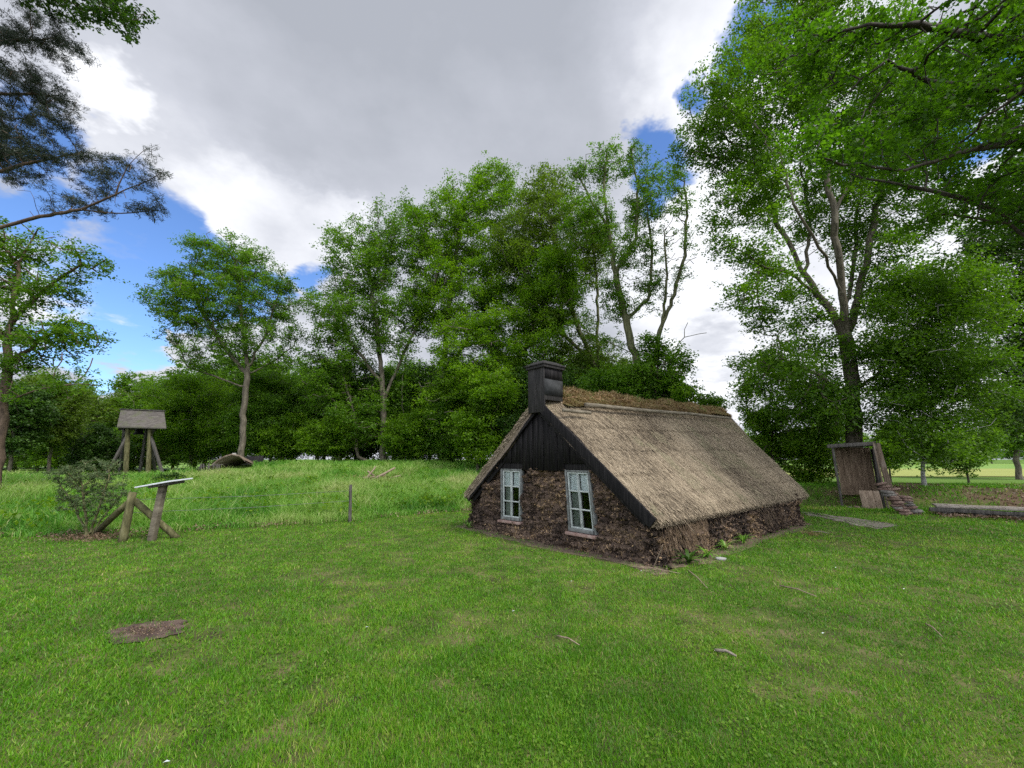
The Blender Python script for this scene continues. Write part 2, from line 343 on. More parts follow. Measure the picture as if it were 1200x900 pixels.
# ------------------------------------------------------------------ ground
BX = [-80, -40, -14, -10.4, -7.5, -4.07, -1.41, 4, 8, 10, 13, 14.6, 20, 80]
BY = [4, 6, 7.9, 8.9, 9.6, 11.3, 13.5, 17, 16.0, 14.2, 13.7, 13.0, 12, 8]
def yb(x): return np.interp(x, BX, BY)
def hz(x, y):
    x = np.asarray(x, float); y = np.asarray(y, float); sd = y - yb(x)
    wl = 1 - sstep((x - 1) / 6.0)
    z = wl * (.42 * sstep(sd / 13.0) + .85 * np.exp(-((y - 28 - .08 * x) / 3.6) ** 2) * sstep((x + 21) / 4) * (1 - sstep((x - 1) / 4)))
    z = z + (1 - wl) * (.62 * sstep((sd - .3) / 1.8) * (1 - .75 * sstep((sd - 3.5) / 6)))
    z = z + .05 * (fbm(xy0(x.ravel(), y.ravel()), .35, 3).reshape(x.shape) - .5) * sstep((np.hypot(x, y) - 3) / 6)
    return z
def hz1(x, y): return float(hz(np.array([x]), np.array([y]))[0])
def surf(px, py):
    """the point where the view ray meets the terrain"""
    d = ray(px, py); t = np.linspace(1.5, 70, 6000); P = CAMP + d * t[:, None]
    k = np.argmax(P[:, 2] < hz(P[:, 0], P[:, 1])); return P[k] if k else at(px, py, 30)
def terrain():
    g = np.linspace(-1, 1, 341); a = np.sinh(g * 5.2) / math.sinh(5.2) * 1500
    X, Y = np.meshgrid(a, a + 11); Z = hz(X, Y); n = len(g)
    i = np.arange(n * n).reshape(n, n); Fq = np.stack([i[:-1, :-1], i[:-1, 1:], i[1:, 1:], i[1:, :-1]], -1).reshape(-1, 4)
    V = np.stack([X.ravel(), Y.ravel(), Z.ravel()], 1)
    sd = (Y - yb(X)).ravel(); nb = fbm(V, .8, 4, 3)
    bank = sstep((X.ravel() - 9) / 3) * sstep((sd + .2) / .6) * (1 - sstep((sd - 9) / 4)); bank *= sstep((nb - .38) / .2)
    edge = np.exp(-((sd - .15) / .45) ** 2) * (1 - sstep((X.ravel() - 0) / 3))
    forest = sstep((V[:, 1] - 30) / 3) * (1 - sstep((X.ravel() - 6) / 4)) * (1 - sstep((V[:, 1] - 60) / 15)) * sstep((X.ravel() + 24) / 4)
    m = bpy.data.materials.new('lawn_ground'); m.use_nodes = True; t = m.node_tree; L = t.links.new; b = t.nodes['Principled BSDF']; b.inputs['Roughness'].default_value = .95
    b.inputs['Specular IOR Level'].default_value = .1
    tc = N(t, 'ShaderNodeTexCoord')
    def nn(s, d=6):
        q = N(t, 'ShaderNodeTexNoise'); q.inputs['Scale'].default_value = s; q.inputs['Detail'].default_value = d; L(tc.outputs['Object'], q.inputs['Vector']); return q.outputs['Fac']
    cr = N(t, 'ShaderNodeValToRGB'); L(nn(3, 10), cr.inputs[0]); e = cr.color_ramp.elements
    e[0].position = .32; e[0].color = (.06, .055, .028, 1); e[1].position = .7; e[1].color = (.15, .125, .065, 1); q = e.new(.5); q.color = (.085, .105, .03, 1)
    cur = cr.outputs[0]
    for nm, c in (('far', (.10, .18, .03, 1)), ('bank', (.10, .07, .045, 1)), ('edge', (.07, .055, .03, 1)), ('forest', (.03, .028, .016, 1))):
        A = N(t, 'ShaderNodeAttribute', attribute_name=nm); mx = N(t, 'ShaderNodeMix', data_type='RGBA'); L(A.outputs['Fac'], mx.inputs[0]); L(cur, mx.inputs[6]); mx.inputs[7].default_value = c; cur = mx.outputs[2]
    L(cur, b.inputs['Base Color'])
    bp = N(t, 'ShaderNodeBump'); bp.inputs['Strength'].default_value = .6; bp.inputs['Distance'].default_value = .03; L(nn(25, 8), bp.inputs['Height']); L(bp.outputs[0], b.inputs['Normal'])
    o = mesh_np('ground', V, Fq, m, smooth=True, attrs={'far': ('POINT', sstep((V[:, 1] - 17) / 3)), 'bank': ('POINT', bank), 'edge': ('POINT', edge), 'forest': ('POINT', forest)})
    tag(o, kind='structure')
terrain()
def sheet(name, outline, matn, dz=.008, n=24, kind='structure'):
    """a thin draped patch following the terrain: outline is a closed list of xy"""
    P = np.array(outline, float); c = P.mean(0); V = [[c[0], c[1]]]
    rings = 10
    for r in range(1, rings + 1): V += [list(c + (p - c) * r / rings) for p in P]
    V = np.array(V); Z = hz(V[:, 0], V[:, 1]) + dz; k = len(P)
    T = [[0, 1 + i, 1 + (i + 1) % k] for i in range(k)]; Q = []
    for r in range(rings - 1):
        for i in range(k): a = 1 + r * k; Q.append([a + i, a + k + i, a + k + (i + 1) % k, a + (i + 1) % k])
    o = mesh_np(name, np.column_stack([V, Z]), [np.array(T), np.array(Q)], M[matn], smooth=True)
    return tag(o, kind=kind)
def ragged(poly, amp, n=10):
    P = np.array(poly, float); o = []
    for i in range(len(P)):
        a, b = P[i], P[(i + 1) % len(P)]
        for k in range(n): o.append(a + (b - a) * k / n + (rng.random(2) - .5) * amp)
    return o

# hut footprint corners
HN = ground(768, 663); HL = ground(553, 617); HR = ground(937, 614)
er = unit((HR - HN) * [1, 1, 0]); eg = unit((HL - HN) * [1, 1, 0]); nf = np.array([-eg[1], eg[0], 0.]); nf = nf if np.dot(nf, HN) < 0 else -nf   # outward normal of the gable
ns = -eg                                                                                     # outward normal of the long side
LEN = np.linalg.norm(HR - HN); WID = np.linalg.norm(HL - HN); HB = HL + er * LEN
dirt = (-3.46, 4.22)
path_c = [ground(944, 601)[:2], ground(975, 606)[:2], ground(1010, 610)[:2], ground(1046, 616)[:2]]
strip = [HL + nf * .42 + eg * .15, HN + nf * .42 - eg * .3, HN - eg * .5 + er * 1.3, HR - eg * .22, HR + er * .2 - eg * .1, HB + er * .3 + eg * .3, HL + eg * .4]
sheet('dirt_strip', ragged([p[:2] for p in strip], .22), 'sand', .006)
th = np.linspace(0, 2 * math.pi, 60, endpoint=False); rr = 1 + .55 * (fbm(np.stack([np.cos(th) * 1.5, np.sin(th) * 1.5, th * 0], 1), 1.6, 4) - .5) * 2
sheet('bare_soil', [(dirt[0] + .34 * r_ * math.cos(a), dirt[1] + .24 * r_ * math.sin(a)) for a, r_ in zip(th, rr)], 'soil', .012)
pl_ = [ground(942, 600), ground(962, 602), ground(1000, 607), ground(1040, 613), ground(1050, 617), ground(1030, 620.5), ground(1000, 615), ground(962, 606), ground(944, 603)]
sheet('path', ragged([p[:2] for p in pl_], .2, 6), 'path', .010)
# far fields, thin sheets on the level land
def flat_sheet(name, x0, x1, y0, y1, matn, dz):
    nx, ny = 40, 30; X, Y = np.meshgrid(np.linspace(x0, x1, nx), np.linspace(y0, y1, ny)); Z = hz(X, Y) + dz
    i = np.arange(nx * ny).reshape(ny, nx); Fq = np.stack([i[:-1, :-1], i[:-1, 1:], i[1:, 1:], i[1:, :-1]], -1).reshape(-1, 4)
    return tag(mesh_np(name, np.stack([X.ravel(), Y.ravel(), Z.ravel()], 1), Fq, M[matn]), kind='structure')
flat_sheet('field_dry', 16, 160, 34, 62, 'ochre', .06)
flat_sheet('field_green', 16, 220, 62, 150, 'fieldgreen', .06)
flat_sheet('field_mown', -130, -22, 44, 80, 'fieldgreen', .07)

# ------------------------------------------------------------------ grass
def in_hut(P, m=0.0):
    q = P[:, :2] - HN[:2]; a = q @ er[:2]; b = q @ eg[:2]
    return (a > -m) & (a < LEN + m) & (b > -m) & (b < WID + m)
def blades(P, h, wd, lean, seg=False):
    n = len(P); th = rng.random(n) * 2 * math.pi; dx = np.stack([np.cos(th), np.sin(th), np.zeros(n)], 1)
    ph = rng.random(n) * 2 * math.pi; ln = np.stack([np.cos(ph), np.sin(ph), np.zeros(n)], 1) * (h * lean * rng.random(n))[:, None]
    tip = P + ln + np.array([0, 0, 1.]) * h[:, None]
    if not seg:
        V = np.stack([P - dx * wd[:, None] / 2, P + dx * wd[:, None] / 2, tip], 1).reshape(-1, 3)
        return V, [np.arange(n * 3).reshape(n, 3)], 1
    mid = P + ln * .28 + np.array([0, 0, .6]) * h[:, None]
    V = np.stack([P - dx * wd[:, None] / 2, P + dx * wd[:, None] / 2, mid + dx * wd[:, None] * .4, mid - dx * wd[:, None] * .4, tip - [0, 0, 0] + ln * .3], 1).reshape(-1, 3)
    b = np.arange(n)[:, None] * 5
    return V, [b + [0, 1, 2, 3], b + [3, 2, 4]], 2
def lawn():
    n = 900000; r = 1.9 * (20 / 1.9) ** rng.random(n); a = R(61) * (2 * rng.random(n) - 1)
    x = r * np.sin(a); y = r * np.cos(a); sd = y - yb(x); P = xy0(x, y)
    nb = fbm(P, 1.1, 4, 5); nb2 = fbm(P, 4.0, 3, 9)
    keep = ((sd < .1 + .25 * (nb2 - .5)) | (x > 5)) & (sd < 1.2) & ~in_hut(P, .12)
    # the worn strip along the walls
    q = P[:, :2] - HN[:2]; da = q @ er[:2]; db = q @ eg[:2]
    near = (da > -.45) & (da < LEN + .3) & (db > -.35) & (db < WID + .2); keep &= ~(near & (rng.random(n) < .72 + 1.6 * (nb2 - .5)))
    dd = np.hypot((x - dirt[0]) / .30, (y - dirt[1]) / .20) + (fbm(P, 9, 3, 9) - .5) * 2.2; keep &= ~((dd < .95) & (rng.random(n) < .93))
    pa = np.array([p[:2] for p in pl_]); 
    # inside the path polygon
    ins = np.zeros(n, bool); j = len(pa) - 1
    for i in range(len(pa)):
        c = ((pa[i, 1] > y) != (pa[j, 1] > y)) & (x < (pa[j, 0] - pa[i, 0]) * (y - pa[i, 1]) / (pa[j, 1] - pa[i, 1] + 1e-9) + pa[i, 0]); ins ^= c; j = i
    keep &= ~(ins & (rng.random(n) < .55 + 1.6 * (.62 - nb2)))
    P = P[keep]; r = r[keep]; nb = nb[keep]; nb2 = nb2[keep]; x = x[keep]; y = y[keep]; m = len(P)
    P[:, 2] = hz(x, y) - .003
    big = fbm(P, .28, 3, 21)
    # thin worn grass in the middle, lush on the left and along the wall
    dry = .28 + 1.1 * (nb - .5) + .8 * (nb2 - .5) - .12 * sstep((-x - 2.5) / 3) + .12 * np.exp(-((x - .3) ** 2 / 5 + (y - 5.0) ** 2 / 8))
    tuf = fbm(P, 5.5, 2, 99); h = (.010 + .019 * rng.random(m)) * (1 + .6 * (big - .5)) * (.55 + .9 * tuf) * (1 + .06 * r); h *= np.where(dry > .62, .7, 1)
    wd = .0026 + .00105 * r
    thin_ = fbm(P, 2.2, 3, 88); sel = ~((thin_ > .58) & (x > -3.2) & (rng.random(m) < .6 * sstep((thin_ - .58) / .1))); P = P[sel]; h = h[sel]; wd = wd[sel]; dry = dry[sel] + .5 * np.clip(thin_[sel] - .5, 0, 1); m = len(P)
    V, Fc, k = blades(P, h, wd * (.7 + .6 * rng.random(m)), 1.1)
    c = np.clip(.27 + (dry - .35) * .55 + .22 * rng.standard_normal(m), 0, 1)
    st = rng.random(m) < np.clip(.02 + (dry - .45) * .4, .015, .25); c = np.where(st, .75 + .25 * rng.random(m), c)
    tag(mesh_np('lawn_grass', V, Fc, M['blade'], attrs={'rnd': ('FACE', c)}), 'short mown green lawn grass with worn yellowish patches around the hut', 'grass', kind='stuff')
lawn()
def clover():
    n = 26000; r = 2.0 * (11 / 2.0) ** rng.random(n); a = R(58) * (2 * rng.random(n) - 1); x = r * np.sin(a); y = r * np.cos(a); P = xy0(x, y)
    k = (fbm(P, 1.7, 3, 120) > .54) & (y < yb(x) - .1) & ~in_hut(P, .5) & (np.hypot((x - dirt[0]) / .4, (y - dirt[1]) / .25) > 1.1); P = P[k]; r = r[k]; n = len(P)
    P[:, 2] = hz(P[:, 0], P[:, 1]) + .012 + .012 * rng.random(n); D = unit(rng.standard_normal((n, 3)) * [1, 1, .25]); Nr = rng.standard_normal((n, 3)) * .35 + [0, 0, 1]
    V, Fc = quads(P, .016 + .0022 * r, .013 + .0018 * r, D, .1, Nr)
    tag(mesh_np('clover', V, Fc, M['leaf_oak'], attrs={'rnd': ('FACE', .35 + .65 * rng.random(n))}), 'patches of small broad clover leaves growing low in the mown lawn', 'clover', kind='stuff')
def meadow():
    n = 330000; r = 8.0 * (44 / 8.0) ** rng.random(n); a = R(-62) + R(66) * rng.random(n)
    x = r * np.sin(a); y = r * np.cos(a); sd = y - yb(x); P = xy0(x, y); nb = fbm(P, .45, 4, 31); nb2 = fbm(P, 2.5, 3, 37)
    keep = (sd > -.05 + .3 * (nb2 - .5)) & (x < 3.5) & (y < 33) & ~((np.abs(x + .69 * y) < 1.7) & (y > 22.6) & (y < 27)); P = P[keep]; r = r[keep]; nb = nb[keep]; sd = sd[keep]; nb2 = nb2[keep]; m = len(P)
    P[:, 2] = hz(P[:, 0], P[:, 1]) - .01
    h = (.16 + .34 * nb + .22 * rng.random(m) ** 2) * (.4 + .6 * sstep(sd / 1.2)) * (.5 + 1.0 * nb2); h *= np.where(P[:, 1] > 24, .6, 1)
    V, Fc, k = blades(P, h, (.004 + .0011 * r) * (.7 + .6 * rng.random(m)), .75, True)
    c = np.clip(.30 + 1.5 * (nb - .5) + .28 * rng.random(m) + .9 * (nb2 - .5), 0, .85); st = rng.random(m) < .05 + .12 * (nb2 > .58); c = np.where(st, .8 + .2 * rng.random(m), c)
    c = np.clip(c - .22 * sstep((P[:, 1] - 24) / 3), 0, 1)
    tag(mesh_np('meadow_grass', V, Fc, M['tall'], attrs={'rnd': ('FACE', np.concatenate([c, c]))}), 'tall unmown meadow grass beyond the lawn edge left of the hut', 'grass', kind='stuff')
    # bank on the right and behind the hut
    n = 90000; x = 3 + 27 * rng.random(n); y = yb(x) - .6 + 9 * rng.random(n) ** 1.3; P = xy0(x, y); nb = fbm(P, .8, 4, 3); nb2 = fbm(P, 2.5, 3, 37)
    keep = ~((nb > .50) & (x > 9) & (y - yb(x) > .1) & (rng.random(n) < .85)); P = P[keep]; nb = nb[keep]; nb2 = nb2[keep]; m = len(P); P[:, 2] = hz(P[:, 0], P[:, 1]) - .01
    r = np.hypot(P[:, 0], P[:, 1]); h = .06 + .14 * rng.random(m) * nb2
    V, Fc, k = blades(P, h, .005 + .001 * r, .9)
    c = np.clip(.25 + 1.2 * (nb - .45) + .2 * rng.standard_normal(m), 0, 1)
    tag(mesh_np('bank_grass', V, Fc, M['blade'], attrs={'rnd': ('FACE', c)}), 'rough grass on the low bank behind the shelter and timber bench', 'grass', kind='stuff')
meadow()
def quads(Cn, l, wd, D=None, fold=.25, Nr=None):
    """leaf shaped folded quads at centres Cn"""
    n = len(Cn)
    if D is None: D = unit(rng.standard_normal((n, 3)))
    if Nr is None: Nr = rng.standard_normal((n, 3))
    S = unit(np.cross(D, Nr)); U = np.cross(S, D); l = np.broadcast_to(l, n)[:, None]; wd = np.broadcast_to(wd, n)[:, None]
    V = np.stack([Cn - D * l / 2, Cn + S * wd / 2 + U * wd * fold - D * l * .08, Cn + D * l / 2, Cn - S * wd / 2 + U * wd * fold - D * l * .08], 1).reshape(-1, 3)
    return V, np.arange(n * 4).reshape(n, 4)
clover()
def litter():
    n = 6500; x = -14 + 16.5 * rng.random(n); y = yb(x) + .12 + .28 * rng.standard_normal(n); P = xy0(x, y)
    k = fbm(P, 1.6, 4, 51) > .40 + .2 * rng.random(n); P = P[k]; P[:, 2] = hz(P[:, 0], P[:, 1]) + .02 + .09 * rng.random(len(P)); n = len(P)
    V, Fc = quads(P, .03 + .05 * rng.random(n), .012 + .025 * rng.random(n))
    P2 = np.array([dirt[0], dirt[1], .02]) + rng.standard_normal((500, 3)) * [.16, .10, .003]; V2, F2 = quads(P2, .006 + .016 * rng.random(500), .004 + .008 * rng.random(500)); V = np.concatenate([V, V2]); Fc = np.concatenate([Fc, F2 + n * 4]); n += 500
    tag(mesh_np('leaf_litter', V, Fc, M['deadleaf'], attrs={'rnd': ('FACE', rng.random(n))}), 'brown dead leaves and withered stalks along the lawn edge', 'leaves', kind='stuff')
    n = 5000; x = 9 + 13 * rng.random(n); y = yb(x) + .2 + 5.5 * rng.random(n); P = xy0(x, y); k = fbm(P, .8, 4, 3) > .46; P = P[k]; P[:, 2] = hz(P[:, 0], P[:, 1]) + .01 + .03 * rng.random(len(P)); n = len(P)
    V, Fc = quads(P, .06 + .06 * rng.random(n), .04 + .03 * rng.random(n)); c = rng.random(n) * .7
    tag(mesh_np('bank_litter', V, Fc, M['deadleaf'], attrs={'rnd': ('FACE', c)}), 'brown fallen leaves lying on the bank on the right', 'leaves', kind='stuff')
    # broadleaf weeds in the meadow
    c = []; 
    for _ in range(520):
        r = 9 * (26 / 9) ** rng.random(); a = R(-60) + R(60) * rng.random(); x = r * math.sin(a); y = r * math.cos(a)
        if y - yb(x) < .3 or y > 27 or x > 1.5: continue
        q = np.array([x, y, hz1(x, y)]) + np.column_stack([rng.standard_normal((22, 2)) * .12, .12 + .36 * rng.random(22)]); c.append(q)
    P = np.concatenate(c); n = len(P); V, Fc = quads(P, .09 + .05 * rng.random(n), .05 + .03 * rng.random(n))
    tag(mesh_np('meadow_weeds', V, Fc, M['leaf_bright'], attrs={'rnd': ('FACE', rng.random(n))}), 'broad leaved green weeds growing through the meadow grass', 'weeds', kind='stuff')
litter()
# ------------------------------------------------------------------ sod hut
Z3 = np.array([0, 0, 1.])
def G2(s, z, d=0.0): return HN * [1, 1, 0] + eg * s + Z3 * z + nf * d
def sz(px, py, d=0.0):
    P = plane_hit(px, py, HN + nf * d, nf); return np.array([np.dot(P - HN, eg), P[2]])
OV = .16
sBR, zBR = sz(769, 606, OV); sBL, zBL = sz(544, 577, OV); sAP, zAP = sz(628.5, 463, OV)
BR = G2(sBR, zBR, OV); BL = G2(sBL, zBL, OV); AP = G2(sAP, zAP, OV)
A1 = plane_hit(852, 485, AP, ns); E1 = plane_hit(945, 577, BR, ns); E1L = BL + (E1 - BR)
nR = unit(np.cross(BR - AP, A1 - AP)); nR = nR if nR[2] > 0 else -nR
nL = unit(np.cross(BL - AP, A1 - AP)); nL = nL if nL[2] > 0 else -nL
def roofline(s, d=0): return np.where(s < sAP, zBR + (zAP - zBR) * (s - sBR) / (sAP - sBR), zBL + (zAP - zBL) * (s - sBL) / (sAP - sBL))
hut = empty('sod_hut', G2(WID / 2, 0), 'low dark peat sod hut with thatched roof, tarred gable and two small white windows', 'hut')

def quadw(pxs): return [sz(*p) for p in pxs]            # tl, tr, br, bl as (s, z)
W = [quadw([(588, 548.5), (613, 549.5), (612.8, 611), (588.3, 608)]), quadw([(663, 550), (692.3, 551), (701, 627), (667.5, 621.5)])]
zb1 = sz(630, 551)[1]; zb2 = sz(600, 543)[1]; zb3 = sz(675, 544)[1]
def in_win(s, z, m):
    r = np.zeros(len(s), bool)
    for q in W:
        f = np.clip((z - q[2][1]) / (q[0][1] - q[2][1]), 0, 1); s_hi = q[3][0] + (q[0][0] - q[3][0]) * f - m; s_lo = q[2][0] + (q[1][0] - q[2][0]) * f + m
        r |= (s > s_lo) & (s < s_hi) & (z > min(q[2][1], q[3][1]) + m)
    return r
def sod_disp(a, z, seed):
    row = np.floor(z / .075 + .35 * vnoise(np.stack([a * 1.3, z * 0, z * 0 + seed], 1), 3)); off = _hash(row.astype(np.int64), row.astype(np.int64) * 0, row.astype(np.int64) * 0, seed) * 3
    colm = np.floor(a / .27 + off); hs = _hash(colm.astype(np.int64), row.astype(np.int64), row.astype(np.int64) * 0 + seed, 5)
    P = np.stack([a, z, a * 0 + seed * 7.7], 1); fr = (z / .075) % 1
    rg = 1 - 2 * np.abs(fbm(P * [1, 1.5, 1] + .06 * fbm(P, 6, 2, 91)[:, None], 7, 3, seed + 3) - .5) * 2.2; return .05 * (hs - .5) + .22 * (fbm(P, 3.0, 4, seed) - .5) + .10 * (.5 - np.clip(rg, 0, 1)) * 1.0 + .10 * (fbm(P, 20, 2, seed + 7) - .5) - .02 * (np.abs(fr - .5) > .38) , hs
def sod_wall(name, org, ax, nrm, length, zmax, keepf, cell, seed, flare=.10, flakes=12000, parent=hut, e0=-.06, e1=.06):
    nx = int((length + e1 - e0) / cell); nz = int(zmax / cell) + 2
    S, Zz = np.meshgrid(np.linspace(e0, length + e1, nx), np.linspace(-.05, zmax, nz)); s = S.ravel(); z = Zz.ravel()
    d, hs = sod_disp(s, z, seed); d = d + flare * np.clip(1 - z / .55, 0, 1) ** 2
    rnd_ = lambda e: e
    d -= .05 * (np.clip(.1 - s, 0, .1) / .1) ** 2 + .05 * (np.clip(s - length + .1, 0, .1) / .1) ** 2
    V = org * [1, 1, 0] + ax * s[:, None] + Z3 * z[:, None] + nrm * d[:, None]
    i = np.arange(nx * nz).reshape(nz, nx); Fq = np.stack([i[:-1, :-1], i[:-1, 1:], i[1:, 1:], i[1:, :-1]], -1).reshape(-1, 4)
    cs = s[Fq].mean(1); cz = z[Fq].mean(1); k = keepf(cs, cz); Fq = Fq[k]
    P2 = np.stack([cs, cz, cs * 0 + seed], 1)[k]
    c = np.clip(.5 * hs[Fq[:, 0]] + 1.2 * (fbm(P2, 2.5, 3, seed + 9) - .3) * .6, 0, 1)
    c = np.clip(c * .8 + .5 * np.clip((P2[:, 1] - .75), 0, .5), 0, 1)
    o = mesh_np(name, V, Fq, M['sod'], parent, attrs={'rnd': ('FACE', c)})
    # crumbs and torn edges of the sods
    n = flakes; fs = e0 + (length + e1 - e0) * rng.random(n); fz = zmax * rng.random(n); k = keepf(fs, fz); fs = fs[k]; fz = fz[k]; n = len(fs)
    d, hs = sod_disp(fs, fz, seed); d = d + flare * np.clip(1 - fz / .55, 0, 1) ** 2
    Cn = org * [1, 1, 0] + ax * fs[:, None] + Z3 * fz[:, None] + nrm * (d + .008)[:, None]
    D = unit(ax * rng.standard_normal(n)[:, None] + Z3 * (rng.standard_normal(n) * .45)[:, None] + nrm * (.5 * rng.random(n))[:, None])
    V2, F2 = quads(Cn, .02 + .065 * rng.random(n) ** 2, .014 + .03 * rng.random(n), D)
    PF = np.stack([fs, fz, fs * 0 + seed], 1); c = np.clip(.30 + 1.6 * (fbm(PF, 2.5, 3, seed + 9) - .5) + 1.3 * (fbm(PF, 9, 3, seed + 19) - .5) + .22 * rng.standard_normal(n) + .55 * np.clip(fz - .8, 0, .4) * (fbm(PF, 1.5, 2, 4) > .42), 0, 1); c = np.where(rng.random(n) < .04, 1, c)
    me2 = mesh_np('crumb_layer', V2, F2, M['sod_flake'], None, attrs={'rnd': ('FACE', c)})
    return o, me2
def join(a, b):
    """merge mesh b into a, keeping both materials"""
    import bmesh
    bm = bmesh.new(); bm.from_mesh(a.data); ka = len(bm.faces)
    off = Vector(parent_world(a.parent)) if a.parent else Vector((0, 0, 0))
    for v in b.data.vertices: v.co -= off
    bm.from_mesh(b.data); bm.faces.ensure_lookup_table()
    a.data.materials.append(b.data.materials[0])
    for f in bm.faces[ka:]: f.material_index = 1
    bm.to_mesh(a.data); bm.free(); d = b.data; bpy.data.objects.remove(b); bpy.data.meshes.remove(d)
kf = lambda s, z: (z < roofline(s) - .10) & (z < np.where((s > W[1][1][0] - .02) & (s < W[0][0][0] + .05), zb1 + .05, 9)) & ~in_win(s, z, .012)
o, c_ = sod_wall('sod_wall', HN, eg, nf, WID, zAP, kf, .021, 1, flakes=34000); join(o, c_)
zr_ = float(roofline(0.)) - .24; zl_ = float(roofline(WID)) - .24
o, c_ = sod_wall('sod_wall', HN, er, ns, LEN, zr_, lambda s, z: z < zr_, .026, 2, flakes=22000, flare=.06); join(o, c_)
o, c_ = sod_wall('sod_wall', HL, er, -ns, LEN, zl_, lambda s, z: z < zl_, .05, 3, flakes=4000); join(o, c_)
o, c_ = sod_wall('sod_wall', HR, eg, -nf, WID, zAP, lambda s, z: z < roofline(s) - .12, .05, 4, flakes=4000); join(o, c_)

# tarred gable boards
g = MB(); s = sBR + .1; i = 0
while s < sBL - .1:
    w_ = .15 + .05 * rng.random(); s2 = min(s + w_, sBL - .05); m = (s + s2) / 2
    if W[0][3][0] + .03 < m: zb = zb2
    elif m < W[1][2][0] - .03: zb = zb3 + .02
    elif W[0][1][0] - .02 < m < W[0][0][0] + .04: zb = zb2 + .015
    elif W[1][1][0] - .04 < m < W[1][0][0] + .03: zb = zb3 + .015
    else: zb = zb1
    d0 = .075 + .010 * (i % 2) + .003 * rng.random(); a_, b_ = s + .003, s2 - .003
    ta, tb = float(roofline(a_)) - .06, float(roofline(b_)) - .06
    if min(ta, tb) > zb + .02:
        g.hexa([G2(a_, zb, d0 - .02), G2(b_, zb, d0 - .02), G2(b_, zb, d0), G2(a_, zb, d0), G2(a_, ta, d0 - .02), G2(b_, tb, d0 - .02), G2(b_, tb, d0), G2(a_, ta, d0)])
    s = s2; i += 1
g.build('gable_board', M['tar'], hut)
for q in W:
  g = MB(); g.hexa([G2(q[1][0] - .10, q[0][1] - .012, -.06), G2(q[0][0] + .06, q[0][1] - .012, -.06), G2(q[0][0] + .06, q[0][1] - .012, .045), G2(q[1][0] - .10, q[0][1] - .012, .045),
                    G2(q[1][0] - .10, q[0][1] + .14, -.06), G2(q[0][0] + .06, q[0][1] + .14, -.06), G2(q[0][0] + .06, q[0][1] + .14, .045), G2(q[1][0] - .10, q[0][1] + .14, .045)])
  g.build('lintel_shade', M['tar'], hut, .004)  # black beam standing in for the dark shadow strip over the window
for side, foot in ((0, BR), (1, BL)):
    g = MB(); d = unit(foot - AP); up = np.cross(d, nf); up = up if up[2] > 0 else -up
    o_ = (.03, -.025)[side] * nf; k_ = (.10, .17)[side]
    a = AP - up * k_ + o_ + d * .02; b = foot - up * k_ + o_ + d * (.03, .0)[side]
    g.beam(a, b, .035, .18, up); g.beam(a - up * .13 - nf * .075, b - up * .12 - nf * .075 - d * .1, .028, .11, up)
    g.build('barge_board', M['tar'], hut, .004)

b = MB(); b.hexa([HN * [1, 1, 0] + er * a_ + eg * c_ + Z3 * z_ for z_ in (.02, .05) for a_, c_ in ((.12, .12), (LEN - .12, .12), (LEN - .12, WID - .12), (.12, WID - .12))]); b.build('floor', M['soil'], hut)
# windows
def bil(q, u, v, d): # u to the right, v down
    tl, tr, br, bl = q; p = (tl * (1 - u) + tr * u) * (1 - v) + (bl * (1 - u) + br * u) * v; return G2(p[0], p[1], d)
for wi, q in enumerate(W):
    wn_ = MB(); B = lambda u0, v0, u1, v1, d, wd, dp, mb: mb.beam(bil(q, u0, v0, d), bil(q, u1, v1, d), wd, dp, up=nf)
    f = MB()
    B(.04, 0, .04, 1, .0, .042, .09, f); B(.96, 0, .96, 1, .0, .042, .09, f); B(.09, .97, .91, .97, .008, .062, .11, f); B(.09, .022, .91, .022, .0, .04, .085, f)
    fr = f.build('window', M['frame'], hut, .004)
    f = MB()
    for u in (.12, .88): B(u, .045, u, .945, .012, .020, .04, f)
    for u in (.48, .52): B(u, .045, u, .945, .012, .015, .04, f)
    for v in (.055, .35, .64, .935): B(.145, v, .855, v, .016, .024 if v != .935 else .03, .032, f)
    f.build('sash', M['sash'], fr, .002)
    f = MB(); f.add([bil(q, .11, .94, -.004), bil(q, .89, .94, -.004), bil(q, .89, .05, -.004), bil(q, .11, .05, -.004)], [[0, 1, 2, 3]]); f.build('pane', M['glass'], fr)
    def curtain(u0, u1, v0, v1, d, amp, nm, m):
        n = 40; V = []
        for j in range(2):
            for k in range(n + 1):
                u = u0 + (u1 - u0) * k / n; V.append(bil(q, u, v0 if j == 0 else v1 + .006 * math.sin(k * 1.3), d + amp * math.sin(k * 1.55 + .6 * math.sin(k * .7)) * (.6 + .4 * j)))
        mesh_np(nm, V, [[k, k + 1, n + 2 + k, n + 1 + k] for k in range(n)], m, fr, smooth=True)
    curtain(.10, .47, .04, .37 if wi else .36, -.035, .010, 'curtain', M['curtain']); curtain(.53, .90, .04, .37, -.035, .010, 'curtain', M['curtain'])
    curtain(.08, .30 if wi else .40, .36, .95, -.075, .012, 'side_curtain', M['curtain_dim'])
    f = MB(); f.beam(bil(q, -.02, 1.03, .055), bil(q, 1.04, 1.03, .055), .05, .14, up=nf); f.build('sill', M['brick'], fr, .008)

